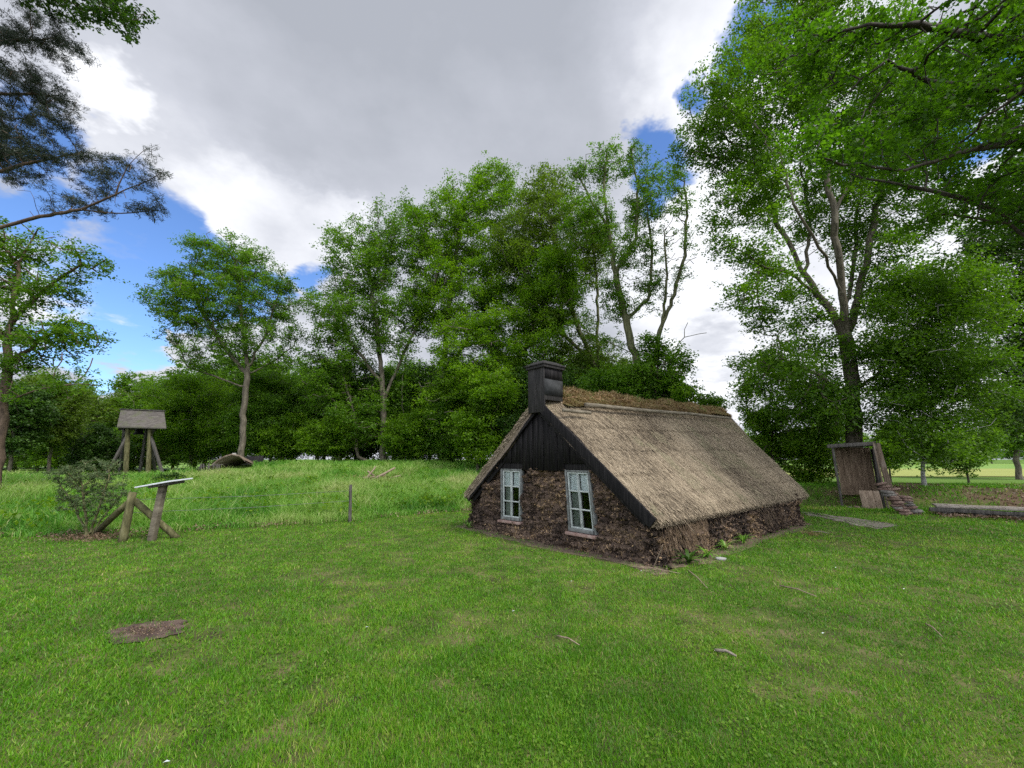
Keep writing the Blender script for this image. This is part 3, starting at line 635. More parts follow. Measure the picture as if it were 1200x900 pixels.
# chimney
CD = .205; sc1, _ = sz(619, 450, CD); sc0, zc = sz(637.8, 450, CD); ztop = sz(628, 431, CD)[1]; zbot = zAP - .12
pc = G2(sc0, 0, CD); dp = np.dot(plane_hit(659.5, 445, pc, eg) - pc, er); dp = float(np.clip(dp, .3, .75))
def CB(mb, s0, s1, z0, z1, d0, d1, tp=0):
    q = []
    for z, t in ((z0, 0), (z1, tp)):
        for s_, d_ in ((s0 + t, d0 - t), (s1 - t, d0 - t), (s1 - t, d1 + t), (s0 + t, d1 + t)): q.append(G2(s_, z, d_))
    mb.hexa(q)
b = MB(); nb_ = 2; ww = (sc1 - sc0) / nb_
for k in range(nb_): CB(b, sc0 + ww * k + .002, sc0 + ww * (k + 1) - .002, zbot - .25, ztop, CD + .004 + .004 * k, CD - .03)
CB(b, sc0 + .012, sc1 - .004, zbot, ztop, CD - .034, CD - dp)
ch = b.build('chimney', M['tar_grey'], hut, .004)
hgt = ztop - zc; zmid = sz(648, 443, .09)[1]
b = MB(); CB(b, sc0 - .004, sc0 + .010, zbot + .1, zmid, CD - .002, CD + .01 - dp); b.build('side_panel', M['slate'], ch)
b = MB(); CB(b, sc0 - .001, sc0 + .009, zmid + .003, ztop - .004, CD - .015, CD + .02 - dp); b.build('flue_shade_panel', M['tar'], ch)  # solid black slab standing in for the shade inside the flue
b = MB(); CB(b, sc0 - .035, sc1 + .035, ztop - .02, ztop + .035, CD + .04, CD - .04 - dp); CB(b, sc0 - .055, sc1 + .055, ztop + .038, ztop + .062, CD + .06, CD - .06 - dp)
CB(b, sc0 - .05, sc1 + .05, ztop + .064, ztop + .15, CD + .055, CD - .055 - dp, .14); b.build('cap', M['tar_grey'], ch, .004)

# thatch
def thatch(Ra, Rb, Ea, Eb, nrm, n_straw, seed):
    nu, nv = 130, 90; U, Vv = np.meshgrid(np.linspace(0, 1, nu), np.linspace(0, 1, nv)); u = U.ravel(); v = Vv.ravel()
    slope = np.linalg.norm(Ea - Ra); ln = np.linalg.norm(Rb - Ra)
    def base(u, v): return (Ra * (1 - u)[:, None] + Rb * u[:, None]) * (1 - v)[:, None] + (Ea * (1 - u)[:, None] + Eb * u[:, None]) * v[:, None]
    cl = [.29, .50, .70, .855]
    def disp(u, v):
        P = np.stack([u * ln, v * slope, u * 0 + seed], 1); d = .11 * (fbm(P, .7, 3, seed) - .5) - .05 * np.sin(np.pi * np.clip(v, 0, 1)) + .03 * (fbm(P * [1, .5, 1], 9, 3, seed) - .5)
        vv = v + .012 * (fbm(P * [1, 0, 1], 1.3, 3, seed + 5) - .5)
        for c in cl: d = d + .007 * np.where(vv < c, np.exp(-(c - vv) / .10), 0)
        return d - .035 * sstep((.06 - u) / .06) - .05 * sstep((v - .95) / .05), vv
    d, _ = disp(u, v); rag = .05 * (fbm(np.stack([u * ln, u * 0, u * 0 + seed], 1), 3.5, 4, seed + 8) - .5)
    sag = (Ea * (1 - u)[:, None] + Eb * u[:, None] - Ra * (1 - u)[:, None] - Rb * u[:, None]); sag = unit(sag)
    top_ = base(u, v) + nrm * d[:, None] + sag * (rag * (v > .97))[:, None]
    thick = .15
    i = np.arange(nu * nv).reshape(nv, nu); nt_ = nu * nv
    per = np.concatenate([i[0, :], i[1:, -1], i[-1, -2::-1], i[-2:0:-1, 0]])
    bot = top_ - nrm * thick - sag * (.05 * (v > .99))[:, None]; V = np.concatenate([top_, bot])
    Fq = np.stack([i[:-1, :-1], i[:-1, 1:], i[1:, 1:], i[1:, :-1]], -1).reshape(-1, 4)
    pn = np.roll(per, -1); Fs = np.stack([per, pn, pn + nt_, per + nt_], 1)
    o = mesh_np('thatch', V, np.concatenate([Fq, Fq[:, ::-1] + nt_, Fs]), M['thatch'], hut)
    n = n_straw; u = rng.random(n); v = rng.random(n) * 1.005; d, vv = disp(u, np.clip(v, 0, 1)); P = base(u, v) + nrm * (d + .004 + .012 * rng.random(n))[:, None]
    lat = unit(Rb - Ra); dn = unit(Ea - Ra)
    pn_ = np.stack([u * ln, v * slope, u * 0], 1); loc = .5 * (fbm(pn_, 2.2, 2, seed + 11) - .5)
    D = unit(dn + lat * (loc + .16 * rng.standard_normal(n))[:, None] + nrm * (-.03 + .10 * rng.random(n))[:, None])
    l = .07 + .16 * rng.random(n); S = unit(np.cross(D, nrm)); wd = .005 + .006 * rng.random(n)
    # ends gather at the course lines
    V = np.stack([P - D * l[:, None] / 2, P + D * l[:, None] / 2 + S * wd[:, None] / 2, P + D * l[:, None] / 2 - S * wd[:, None] / 2], 1).reshape(-1, 3)
    low = fbm(pn_, .9, 4, seed + 30); c = np.clip(rng.random(n) + 1.1 * (low - .5), 0, .86); c = np.where((fbm(pn_, 1.5, 4, seed + 40) > .60) & (rng.random(n) < .45), .93 + .07 * rng.random(n), c)
    for cc in cl: c = np.where((vv > cc) & (vv < cc + .012), c * .45, c)
    # eave fringe
    m = n // 9; ue = rng.random(m); Pe = base(ue, np.ones(m)) - nrm * (.14 * rng.random(m) ** .8)[:, None] - sag[0] * 0
    De = unit(dn + lat * (.14 * rng.standard_normal(m))[:, None] - nrm * (.10 * rng.random(m))[:, None] - Z3 * .05); le = .05 + .10 * rng.random(m); Se = unit(np.cross(De, nrm)); we = .006 + .006 * rng.random(m)
    V2 = np.stack([Pe - De * .06, Pe + De * (le - .03)[:, None] + Se * we[:, None] / 2, Pe + De * (le - .03)[:, None] - Se * we[:, None] / 2], 1).reshape(-1, 3)
    # verge ends, pointing out of the gable
    k = n // 14; vg = rng.random(k); Pg = base(np.zeros(k), vg) - nrm * (.02 + .13 * rng.random(k))[:, None]; Dg = unit(dn * (.9 + 0 * vg)[:, None] - lat * (.35 * rng.random(k))[:, None] + .1 * rng.standard_normal((k, 3)))
    Sg = unit(np.cross(Dg, lat)); V3 = np.stack([Pg - Dg * .06, Pg + Dg * .07 + Sg * .006, Pg + Dg * .07 - Sg * .006], 1).reshape(-1, 3)
    VV = np.concatenate([V, V2, V3]); cc_ = np.concatenate([c, rng.random(m) * .8, rng.random(k) * .7])
    s_ = mesh_np('straw_layer', VV, np.arange(len(VV)).reshape(-1, 3), M['straw'], None, attrs={'rnd': ('FACE', cc_)})
    join(o, s_)
    return o
thatch(AP, A1, BR, E1, nR, 105000, 2); thatch(AP, A1, BL, E1L, nL, 16000, 6)

# dry turf along the ridge
def ridge_turf():
    nu, nw = 150, 26; U, Wv = np.meshgrid(np.linspace(0, 1, nu), np.linspace(-1, 1, nw)); u = U.ravel(); w_ = Wv.ravel()
    dR = unit(BR - AP); dL = unit(BL - AP)
    def pos(u, w_, ex=0):
        t = .055 + .93 * u; base = AP + (A1 - AP) * t[:, None]; P = np.stack([u * 6.5, w_, u * 0], 1)
        wid = .31 + .10 * (fbm(P * [1, 0, 0], 1.4, 3, 61) - .5) - .12 * u + .10 * np.exp(-((u - .0) / .08) ** 2)
        dd = np.where((w_ > 0)[:, None], dR, dL); nn_ = np.where((w_ > 0)[:, None], nR, nL)
        hh = (.15 - .04 * u) * np.sqrt(np.clip(1 - w_ ** 2, 0, 1)) * sstep(u / .03) * sstep((1 - u) / .02) + .22 * (fbm(P, 3.0, 4, 63) - .45)
        return base + dd * (np.abs(w_) * wid)[:, None] + unit(nn_ * np.abs(w_)[:, None] + Z3 * (1 - np.abs(w_))[:, None]) * (hh + .015 + ex)[:, None]
    V = pos(u, w_); i = np.arange(nu * nw).reshape(nw, nu); Fq = np.stack([i[:-1, :-1], i[:-1, 1:], i[1:, 1:], i[1:, :-1]], -1).reshape(-1, 4)
    o = mesh_np('ridge_turf', V, Fq, M['turf_base'], hut)
    n = 17000; u = rng.random(n); w_ = rng.random(n) * 2 - 1; w_ = np.where(w_ < -.3, rng.random(n) * 1.25 - .25, w_); P = pos(u, w_)
    D = unit(np.column_stack([rng.standard_normal(n) * .7, rng.standard_normal(n) * .7, .35 + .6 * rng.random(n)])); D = np.where((w_ > .5)[:, None], unit(D * .5 + dR), D)
    l = .05 + .09 * rng.random(n) ** 1.5; S = unit(np.cross(D, rng.standard_normal((n, 3)))); ww = .006 + .006 * rng.random(n)
    V = np.stack([P - S * ww[:, None], P + S * ww[:, None], P + D * l[:, None]], 1).reshape(-1, 3)
    c = np.clip(.15 + .5 * rng.random(n) + .5 * (fbm(P, 1.6, 3, 77) - .5), 0, .78); c = np.where(rng.random(n) < .10 + .35 * (u < .08) + .3 * (fbm(P, 2.2, 2, 78) > .58), 1, c)
    s_ = mesh_np('s', V, np.arange(n * 3).reshape(n, 3), M['turf'], None, attrs={'rnd': ('FACE', c)}); join(o, s_)
ridge_turf()
def onroof(px, py, lift=.13): return plane_hit(px, py, AP + nR * lift, nR)
b = MB(); b.tube(jit([onroof(686, 474.5), onroof(745, 480), onroof(805, 485), onroof(855, 490)], .012, 4), np.linspace(.050, .040, 13), 9, .1); b.build('ridge_pole', M['pole'], hut, smooth=True)
b = MB(); b.tube(jit([onroof(660, 480.5), onroof(692, 484)], .01, 4), .036, 9, .1); b.build('ridge_pole', M['pole'], hut, smooth=True)
b = MB(); pl0 = AP + (BL - AP) * .14 + nL * .06; b.tube([pl0 + (A1 - AP) * .08, pl0 + (A1 - AP) * .97], [.04, .032], 9); b.build('ridge_pole', M['pole'], hut, smooth=True)
# dead grass hanging under the eave of the long side
n = 2400; u = rng.random(n) ** 1.2 * .8; u = u[fbm(np.stack([u * 6.5, u * 0, u * 0], 1), 2.2, 3, 71) > .36 + .32 * rng.random(n)]; n = len(u); P = HN * [1, 1, 0] + er * (u * LEN)[:, None] + ns * (.06 + .09 * rng.random(n))[:, None] + Z3 * (.20 + .42 * rng.random(n))[:, None]
D = unit(np.column_stack([rng.standard_normal(n) * .25, rng.standard_normal(n) * .25, -np.ones(n)]) + ns * .25); l = .06 + .20 * rng.random(n) ** 1.5
S = unit(np.cross(D, ns)); V = np.stack([P - S * .0035, P + S * .0035, P + D * l[:, None]], 1).reshape(-1, 3)
mesh_np('hanging_grass', V, np.arange(n * 3).reshape(n, 3), M['deadleaf'], hut, attrs={'rnd': ('FACE', rng.random(n) ** 1.6 * .7)})

def straw_thing(name, a, b, r, m, label, cat='straw', bend=.02):
    o = MB(); o.tube(jit([a, (np.asarray(a) + b) / 2 + [0, 0, bend], b], .004, 3), np.linspace(r, r * .6, 7), 6); q = o.build(name, m, smooth=True)
    # pivot at the foot
    return tag(q, label, cat)
g0 = ground
def corner(px, py, z): return ground(px, py, z)
straw_thing('reed_stalk', ground(765, 667, .01), plane_hit(777, 638, HN - eg * .35, ns) , .009, M['wood_tan'], 'single tan reed leaning against the near corner of the hut', bend=0)
straw_thing('reed_stalk', plane_hit(796, 603, HN + ns * .32, ns), plane_hit(815, 625, HN + ns * .42, ns), .007, M['wood_tan'], 'loose reed hanging down from the thatch eave by the near corner', bend=0)
straw_thing('reed_stalk', ground(806, 668, .02), ground(829, 689, .02), .008, M['wood_tan'], 'pale reed lying in the grass just past the near hut corner')
straw_thing('reed_stalk', ground(740, 664, .02), ground(797, 672, .02), .007, M['wood_tan'], 'long reed lying along the foot of the gable wall at the corner')
straw_thing('fallen_stick', ground(838, 762, .015), ground(863, 769, .02), .014, M['path'], 'short whitish stick lying alone on the lawn in the foreground', 'stick')
straw_thing('fallen_stick', ground(1085, 731, .03), ground(1104, 746, .03), .007, M['wood_tan'], 'thin pale twig on the lawn far right', 'stick')
straw_thing('fallen_stick', ground(914, 686, .03), ground(957, 699, .03), .008, M['wood_tan'], 'long thin tan stick on the lawn right of the hut corner', 'stick')
straw_thing('fallen_stick', ground(653, 745, .02), ground(679, 756, .02), .007, M['wood_tan'], 'thin tan stick on the lawn in front of the hut windows', 'stick')
straw_thing('fallen_stick', ground(952, 623, .03), ground(972, 625, .03), .012, M['path'], 'pale stick on the grass beside the start of the gravel path', 'stick')
# straw wisp
P = ground(951, 627) + np.column_stack([rng.standard_normal((90, 2)) * [.10, .12], .02 + .03 * rng.random(90)]); V, Fc = quads(P, .16, .008)
tag(mesh_np('straw_wisp', V, Fc, M['turf'], attrs={'rnd': ('FACE', .4 + .2 * rng.random(90))}), 'small wisp of yellow straw on the grass near the path', 'straw')
b = MB(); b.rock(ground(845, 655, .03), (.09, .05, .028), 3); tag(b.build('flat_stone', M['bark_pale'], smooth=True), 'flat pale grey stone lying in the grass beside the hut wall', 'stone')
k = 0
for i, (px, py) in enumerate([(518, 658), (670, 681), (602, 716), (752, 669), (965, 742), (195, 893), (430, 735), (372, 672), (980, 665), (1060, 690)]):
    lab = ['white petal on the lawn left of the gable', 'white petal on the lawn below the right window', 'white petal on the lawn in the middle foreground', 'white petal at the foot of the near corner', 'white petal on the lawn right of the short whitish stick',
           'white petal at the bottom edge of the lawn on the left', 'white petal on the lawn right of the bare soil patch', 'white petal on the lawn midway between meadow post and gable', 'white petal on the lawn below the straw wisp', 'white petal on the lawn above the thin twig far right'][i]
    V, Fc = quads(ground(px, py, .035)[None], .034, .024, D=np.array([[1., .3, .1]]), Nr=np.array([[.1, .2, 1.]])); tag(mesh_np('petal', V, Fc, M['curtain'], attrs={'rnd': ('FACE', [1.])}), lab, 'petal', 'white petals scattered on the lawn')

# dock plants and tufts along the long wall
def plant(name, c, n, l, wd, m, label, cat='plant', group=None, arch=.5):
    th = rng.random(n) * 2 * math.pi; V = []; Fq = []; 
    for k in range(n):
        d = np.array([math.cos(th[k]), math.sin(th[k]), 0]); s_ = np.array([-d[1], d[0], 0]); L_ = l * (.6 + .5 * rng.random()); e = .9 + .5 * rng.random(); b0 = len(V)
        for j in range(6):
            t = j / 5; p = np.array(c) + d * L_ * t * (.3 + arch * t) + Z3 * L_ * (e * t - .75 * t * t); w_ = wd * (.25 + math.sin(math.pi * min(t * .95 + .03, 1))) * .6; V += [p - s_ * w_, p + s_ * w_]
        for j in range(5): Fq.append([b0 + 2 * j, b0 + 2 * j + 1, b0 + 2 * j + 3, b0 + 2 * j + 2])
    return tag(mesh_np(name, V, np.array(Fq), m, attrs={'rnd': ('FACE', np.repeat(rng.random(n), 5))}), label, cat, group)
plant('dock_plant', ground(807, 662), 18, .36, .035, M['leaf_dark'], 'dark green dock plant growing at the near corner of the hut')
plant('dock_plant', ground(829, 654), 16, .34, .026, M['tall'], 'arching green weed against the long wall next to the dock plant')
plant('grass_tuft', ground(872, 638), 50, .38, .009, M['tall'], 'tall green grass tuft at the middle of the long sod wall', 'grass tuft')
plant('grass_tuft', ground(851, 645), 50, .32, .009, M['tall'], 'green grass tuft at the long wall beside the flat grey stone', 'grass tuft')
plant('grass_tuft', ground(549, 619), 50, .26, .008, M['tall'], 'grass tuft at the left end of the gable wall', 'grass tuft')

# ------------------------------------------------------------------ plank shelter on the right
sh0 = ground(986, 595); sh1 = ground(1038.5, 597)
ex = unit(sh1 - sh0); ey = np.array([-ex[1], ex[0], 0]); rot = R(14); ey = unit(ey * math.cos(rot) + ex * math.sin(rot))
sh = empty('plank_shelter', (sh0 + sh1) / 2, 'open fronted weathered plank shelter leaning beside the slab pile', 'shelter')
Wd = np.linalg.norm(sh1 - sh0); Hh = at(980, 524, sh0[1])[2]; dpt = 1.15; lean = -ex * .02
def SP(a, b_, z): return sh0 + ex * a + ey * b_ + Z3 * z + lean * z
def post(a, b_, z0, z1, wx, wy, mb): mb.beam(SP(a, b_, z0), SP(a, b_, z1), wx, wy, up=ey)
for a in (.03, Wd - .03):
    b = MB(); post(a, 0, -.1, Hh, .07, .07, b); b.build('post', M['wood_dark'], sh, .005)
for a in (.03, Wd - .03):
    b = MB(); post(a, dpt, -.1, Hh - .05, .07, .07, b); b.build('post', M['wood_dark'], sh, .005)
b = MB(); k = 6
for i in range(k):
    a = .08 + (Wd - .16) * (i + .5) / k; zl = .34 + .05 * rng.random(); b.beam(SP(a, dpt - .06 + .006 * (i % 2), zl), SP(a, dpt - .06 + .006 * (i % 2), Hh + .0), (Wd - .16) / k - .003, .022, up=ey)
b.build('back_plank', M['wood_brown'], sh, .003)
for side, a in ((0, 0.0), (1, Wd)):
    b = MB()
    for i in range(4 if side else 2):
        y = .06 + (dpt - .1) * (i * (1 if side else 2.2) + .5) / 4; b.beam(SP(a, y, .12 if side else .2), SP(a, y, Hh - .05), .022, (dpt - .1) / 4 - .01, up=ey)
    b.build('side_plank', M['oldwood'], sh, .003)
b = MB(); b.beam(SP(-.12, -.05, Hh + .02), SP(Wd - .02, -.05, Hh + .10), .06, .10); b.beam(SP(-.08, -.02, Hh + .08), SP(Wd + .04, -.02, Hh + .16), .10, .03); b.build('front_beam', M['wood_dark'], sh, .006)
b = MB()
for i in range(6): b.beam(SP(-.06, .10 + i * .20, Hh + .05 - .01 * i), SP(Wd + .06, .10 + i * .20, Hh + .11 - .01 * i), .195, .025)
b.build('roof_plank', M['wood_dark'], sh, .003)
b = MB(); b.beam(SP(Wd + .06, -.04, 0), SP(Wd - .02, -.03, Hh + .13), .05, .12, up=ey); b.beam(SP(Wd + .20, .04, .25), SP(Wd + .08, .04, Hh + .12), .15, .03, up=ey); b.beam(SP(Wd + .30, .10, .2), SP(Wd + .13, .10, Hh), .05, .05, up=ey)
b.build('door_plank', M['oldwood'], sh, .004)
b = MB(); lb0 = SP(.74, -.10, 0)
for i in range(3):
    a = .66 + .175 * i; b.beam(SP(a, -.16, .02), SP(a - .03, -.02, .58), .17, .022, up=ey)
tag(b.build('loose_board', M['wood_tan'], None, .003), 'small pale board of three planks leaning against the shelter front', 'board')
for i, (px, py, r) in enumerate([(993, 592, .11), (1001, 591, .13), (1009, 590, .10), (1014, 596, .12), (1004, 596, .09), (996, 596, .07)]):
    p = ground(px, py); b = MB(); b.rock([0, 0, 0], (r, r * .8, r * .6), i + 20); q = b.build('rubble_stone', M['stone'] if i % 2 else M['peatslab'], smooth=True); q.location = p + [0, 0, r * .35]
    tag(q, 'dark rubble stone lying on the ground under the back of the shelter', 'stone', 'rubble stones under the shelter')

# ------------------------------------------------------------------ slab pile, bench
kx = 0; pb = ground(1061, 603)
for row in range(12):
    for i in range(3 if row < 7 else 2 if row < 10 else 1):
        a = rng.random() * .5 - .25; r = (.13 + .06 * rng.random(), .12 + .04 * rng.random(), .037 + .012 * rng.random())
        b = MB(); b.rock([0, 0, 0], r, kx + 40); q = b.build('stacked_slab', M['peatslab'] if rng.random() < .7 else M['stone'], smooth=False)
        q.location = pb + np.array([-.06 + .19 * i - .006 * row + .05 * (row > 8) + .06 * rng.random(), .05 * rng.standard_normal() + .12 * (i % 2) + .05 * row, .04 + row * .072 + hz1(pb[0], pb[1])]); q.rotation_euler = (.15 * rng.standard_normal(), .12 * rng.standard_normal(), a * 2)
        tag(q, 'reddish brown slab in the pile of slabs right of the shelter', 'slab', 'slabs piled beside the shelter'); kx += 1
bn = empty('timber_bench', ground(1150, 605), 'long low grey timber bench of split beams on stones at the right edge', 'bench')
b0 = ground(1097, 603) + Z3 * .25; b1 = ground(1290, 613) + Z3 * .25
dv = unit(b1 - b0); pv = np.array([-dv[1], dv[0], 0])
b = MB(); n = 12; pts = [b0 + (b1 - b0) * i / n for i in range(n + 1)]
def plank(pts, wd, th, off, dz, m, nm, seed):
    V = []; 
    for i, p in enumerate(pts):
        w_ = wd * (.9 + .2 * vnoise(np.array([[i * .7, seed, 0]]))[0]); t_ = th * (.85 + .3 * vnoise(np.array([[i * .9, seed, 5]]))[0])
        c = p + pv * off + Z3 * dz + Z3 * .02 * (vnoise(np.array([[i * .5, seed, 9]]))[0] - .5)
        V += [c - pv * w_ / 2 - Z3 * t_ / 2, c + pv * w_ / 2 - Z3 * t_ / 2, c + pv * w_ / 2 + Z3 * t_ / 2, c - pv * w_ / 2 + Z3 * t_ / 2]
    F_ = [[3, 2, 1, 0], [4 * n, 4 * n + 1, 4 * n + 2, 4 * n + 3]]
    for i in range(n):
        for k in range(4): F_.append([4 * i + k, 4 * i + (k + 1) % 4, 4 * i + 4 + (k + 1) % 4, 4 * i + 4 + k])
    q = MB(); q.add(V, F_); return q.build(nm, m, bn, .008)
plank(pts, .24, .05, .16, .02, M['wood_grey'], 'seat_plank', 1); plank(pts, .22, .055, -.08, .0, M['wood_grey'], 'seat_plank', 2); plank([p + dv * -.15 for p in pts], .12, .10, -.13, -.10, M['wood_dark'], 'beam', 3)
for i, t in enumerate((.07, .30, .52, .78)):
    b = MB(); p = b0 + (b1 - b0) * t; b.rock([p[0], p[1], .08], (.16, .14, .11), i + 70); b.build('support_stone', M['stone'], bn, smooth=True)
# brown leaf mulch below the bench
n = 1500; t = rng.random(n); P = b0 + (b1 - b0) * t[:, None] + pv * (.35 * rng.standard_normal(n))[:, None]; P[:, 2] = .02 + .05 * rng.random(n); V, Fc = quads(P, .07, .045)
tag(mesh_np('bench_litter', V, Fc, M['deadleaf'], attrs={'rnd': ('FACE', rng.random(n) * .7)}), 'brown dead leaves gathered under the timber bench', 'leaves', kind='stuff')

# ------------------------------------------------------------------ meadow edge objects
def P3(px, py, Y): return at(px, py, Y)
# information board
gb = ground(177, 634); hb = empty('information_board', gb, 'slanted information board with pale rim on a leaning wooden post at the meadow edge', 'sign')
pt = P3(191.5, 568.5, gb[1] - .05); b = MB(); b.beam(gb - [0, 0, .1], pt, .11, .11, up=(0, 1, 0)); b.build('post', M['pole'], hb, .006)
c = pt + [.02, 0, .03]; dx_ = P3(211, 562, gb[1] + .05) - P3(172, 569, gb[1] - .02); dx_ = unit(dx_) * np.linalg.norm(dx_) ; dyv = unit(np.cross(unit(dx_), [0.05, -.12, 1.])) ; dyv = unit(np.array([.25, .95, .08]))
upn = unit(np.cross(dx_, dyv)); upn = upn if upn[2] > 0 else -upn
def PB(a, b_, c_): return c + dx_ * a + dyv * b_ + upn * c_
b = MB(); b.hexa([PB(-.5, -.24, 0), PB(.5, -.24, 0), PB(.5, .24, 0), PB(-.5, .24, 0), PB(-.5, -.24, .03), PB(.5, -.24, .03), PB(.5, .24, .03), PB(-.5, .24, .03)]); b.build('panel', M['panelwhite'], hb, .006)
b = MB(); b.hexa([PB(-.2, -.18, -.045), PB(.3, -.18, -.045), PB(.3, .2, -.045), PB(-.2, .2, -.045), PB(-.2, -.18, -.003), PB(.3, -.18, -.003), PB(.3, .2, -.003), PB(-.2, .2, -.003)]); b.build('bracket', M['wood_dark'], hb, .004)
# braced corner post
g1 = ground(143, 635); fp = empty('braced_post', g1, 'mossy round fence post propped by two slanting braces between shrub and information board', 'fence post')
p1 = P3(155.5, 577, g1[1]); b = MB(); b.tube(jit([g1 - [0, 0, .1], p1], .01, 4), np.linspace(.075, .066, 5), 12, .04); b.build('post', M['wood_moss'], fp, smooth=True)
q0 = P3(152, 588, g1[1] + .05); q1 = ground(110, 626, .0); b = MB(); b.tube(jit([q0, q1], .01, 4), .062, 10, .04); b.build('brace', M['wood_moss'], fp, smooth=True)
q1 = ground(208, 631, 0); b = MB(); b.tube(jit([P3(157, 586, g1[1] + .06), q1], .01, 4), .06, 10, .04); b.build('brace', M['wood_moss'], fp, smooth=True)
# meadow stake with wires
g2 = ground(410, 613); mp_ = tag(MB().tube(jit([g2 - [0, 0, .1], P3(411, 568, g2[1])], .008, 5), np.linspace(.042, .036, 6), 9, .12).build('fence_post', M['wood_dark'], smooth=True), 'thin dark wooden post standing alone at the edge of the tall grass', 'fence post')
ws = MB()
for z in (.55, .8):
    ws.tube([g2 + [0, 0, z], g1 + [(g2 - g1)[0] * .5, (g2 - g1)[1] * .5, z - .03], g1 + [.05, 0, z]], .004, 4)
tag(ws.build('fence_wire', M['frame']), 'two thin wires strung between the meadow post and the braced corner post', 'wire')

# bell frame
YB = 27.0; bc = P3(162, 553, YB); bz = hz1(bc[0], bc[1]); bf = empty('bell_frame', (bc[0], bc[1], bz), 'wooden bell frame with saddle roof on braced posts across the meadow', 'bell frame')
def BP(px, py, dy=0): return P3(px, py, YB + dy)
def gnd(px, dy=0):
    p = P3(px, 552, YB + dy); p[2] = hz1(p[0], p[1]) - .05; return p
for (a_, b_, dy) in ((148.3, 150.3, 0), (174.5, 176.5, 0), (141, 146, 1.7), (164.5, 172, 1.7)):
    b = MB(); b.beam(gnd(a_, dy), P3(b_, 500, YB + dy), .19 if dy == 0 else .14, .19 if dy == 0 else .14, up=(0, 1, 0)); b.build('post', M['wood_moss'] if dy == 0 else M['wood_dark'], bf, .01)
for (x0, y0, d0, x1, d1) in ((149, 511, 0, 124, -.4), (177, 512, 0, 194, -.3), (148, 515, .5, 141, 2.6), (176, 515, .5, 184, 2.4)):
    b = MB(); b.beam(BP(x0, y0, d0), gnd(x1, d1), .14, .14); b.build('brace', M['wood_dark'], bf, .008)
for (x0, y0, x1, y1) in ((150, 512, 142, 500), (175, 512, 184, 500)):
    b = MB(); b.beam(BP(x0, y0, .1), BP(x1, y1, .1), .12, .12); b.build('strut', M['wood_dark'], bf, .006)
b = MB(); b.beam(BP(140, 500.5, .0), BP(186, 500.5, .0), .16, .16); b.beam(BP(140, 500.5, 1.6), BP(190, 500.5, 1.6), .16, .16); b.beam(BP(164, 499, -.1), BP(164, 499, 1.8), .14, .14); b.build('cross_beam', M['wood_dark'], bf, .008)
r0, r1 = BP(141.5, 480, .85), BP(192.5, 482, .85); e0, e1 = BP(137, 499.5, -.35), BP(195, 501, -.35); bk0 = r0 + (r0 - e0) * [-1, 1, -1] * [1, 1, 1]; bk0 = np.array([2 * r0[0] - e0[0], 2 * r0[1] - e0[1], e0[2]]); bk1 = np.array([2 * r1[0] - e1[0], 2 * r1[1] - e1[1], e1[2]])
b = MB(); th_ = np.array([0, 0, -.10])
b.hexa([e0 + th_, e1 + th_, r1 + th_, r0 + th_, e0, e1, r1, r0]); b.hexa([r0 + th_ + [0, .004, 0], r1 + th_ + [0, .004, 0], bk1 + th_, bk0 + th_, r0 + [0, .004, 0], r1 + [0, .004, 0], bk1, bk0]); rf = b.build('roof', M['shingle'], bf, .01)
b = MB(); b.beam(r0 + [-.05, 0, .03], r1 + [.05, 0, .03], .14, .07); b.build('ridge_board', M['wood_dark'], rf, .01)
prof = [(0, 0), (.10, .0), (.16, -.06), (.19, -.22), (.24, -.38), (.32, -.48)]; V = []; n = 20; bp_ = BP(163.5, 502, .8)
for r_, z_ in prof:
    for k in range(n): V.append(bp_ + [r_ * math.cos(2 * math.pi * k / n), r_ * math.sin(2 * math.pi * k / n), z_ + .08])
b = MB(); b.add(V, [[i * n + k, i * n + (k + 1) % n, (i + 1) * n + (k + 1) % n, (i + 1) * n + k] for i in range(len(prof) - 1) for k in range(n)]); b.build('bell', M['metal'], bf, smooth=True)

# turf shelter under the oak, with its stake fence
SY = surf(268, 550)[1]; tc_ = at(268, 545, SY); tz = hz1(tc_[0], tc_[1]); ts = empty('reed_shelter', (tc_[0], tc_[1], tz), 'small low arched reed shelter with dark open front beneath the oak', 'shelter')
def TP(px, py, dy=0): return at(px, py, SY + dy)
prof = [(244, 550), (249, 545), (256, 539.5), (264, 535.5), (272, 533.5), (280, 535), (287, 541)]
V = []; 
for dy, up_ in ((0, 0), (1.6, -.45)):
    for lift in (0, .09):
        for (x, y) in prof: V.append(TP(x, y, 0) + [0, dy, up_ + lift])
n = len(prof); Fq = []
def strip_(a, b_): return [[a + i, a + i + 1, b_ + i + 1, b_ + i] for i in range(n - 1)]
Fq += strip_(0, n) + strip_(n, 3 * n) + strip_(2 * n, 0)[:] + strip_(3 * n, 2 * n)
b = MB(); b.add(V, Fq); b.build('roof', M['oldwood'], ts)
b = MB(); x0, x1 = TP(252, 549)[0], TP(284, 549)[0]; yb_ = SY + 1.9
b.hexa([[x0, yb_, tz], [x1, yb_, tz], [x1, yb_ + .1, tz], [x0, yb_ + .1, tz], [x0 + .6, yb_, tz + .75], [x1, yb_, tz + .8], [x1, yb_ + .1, tz + .8], [x0 + .6, yb_ + .1, tz + .75]]); b.build('shade_back_wall', M['tar'], ts)  # wall coloured black to give the shade inside the open front
b = MB(); b.tube([TP(274, 536, .6), TP(274.5, 531, .6)], [.09, .11], 10); b.build('chimney_pot', M['bark_pale'], ts, smooth=True)
sf = empty('stake_fence', TP(244, 551, -1), 'short dark fence of rough stakes at the left of the reed shelter', 'fence')
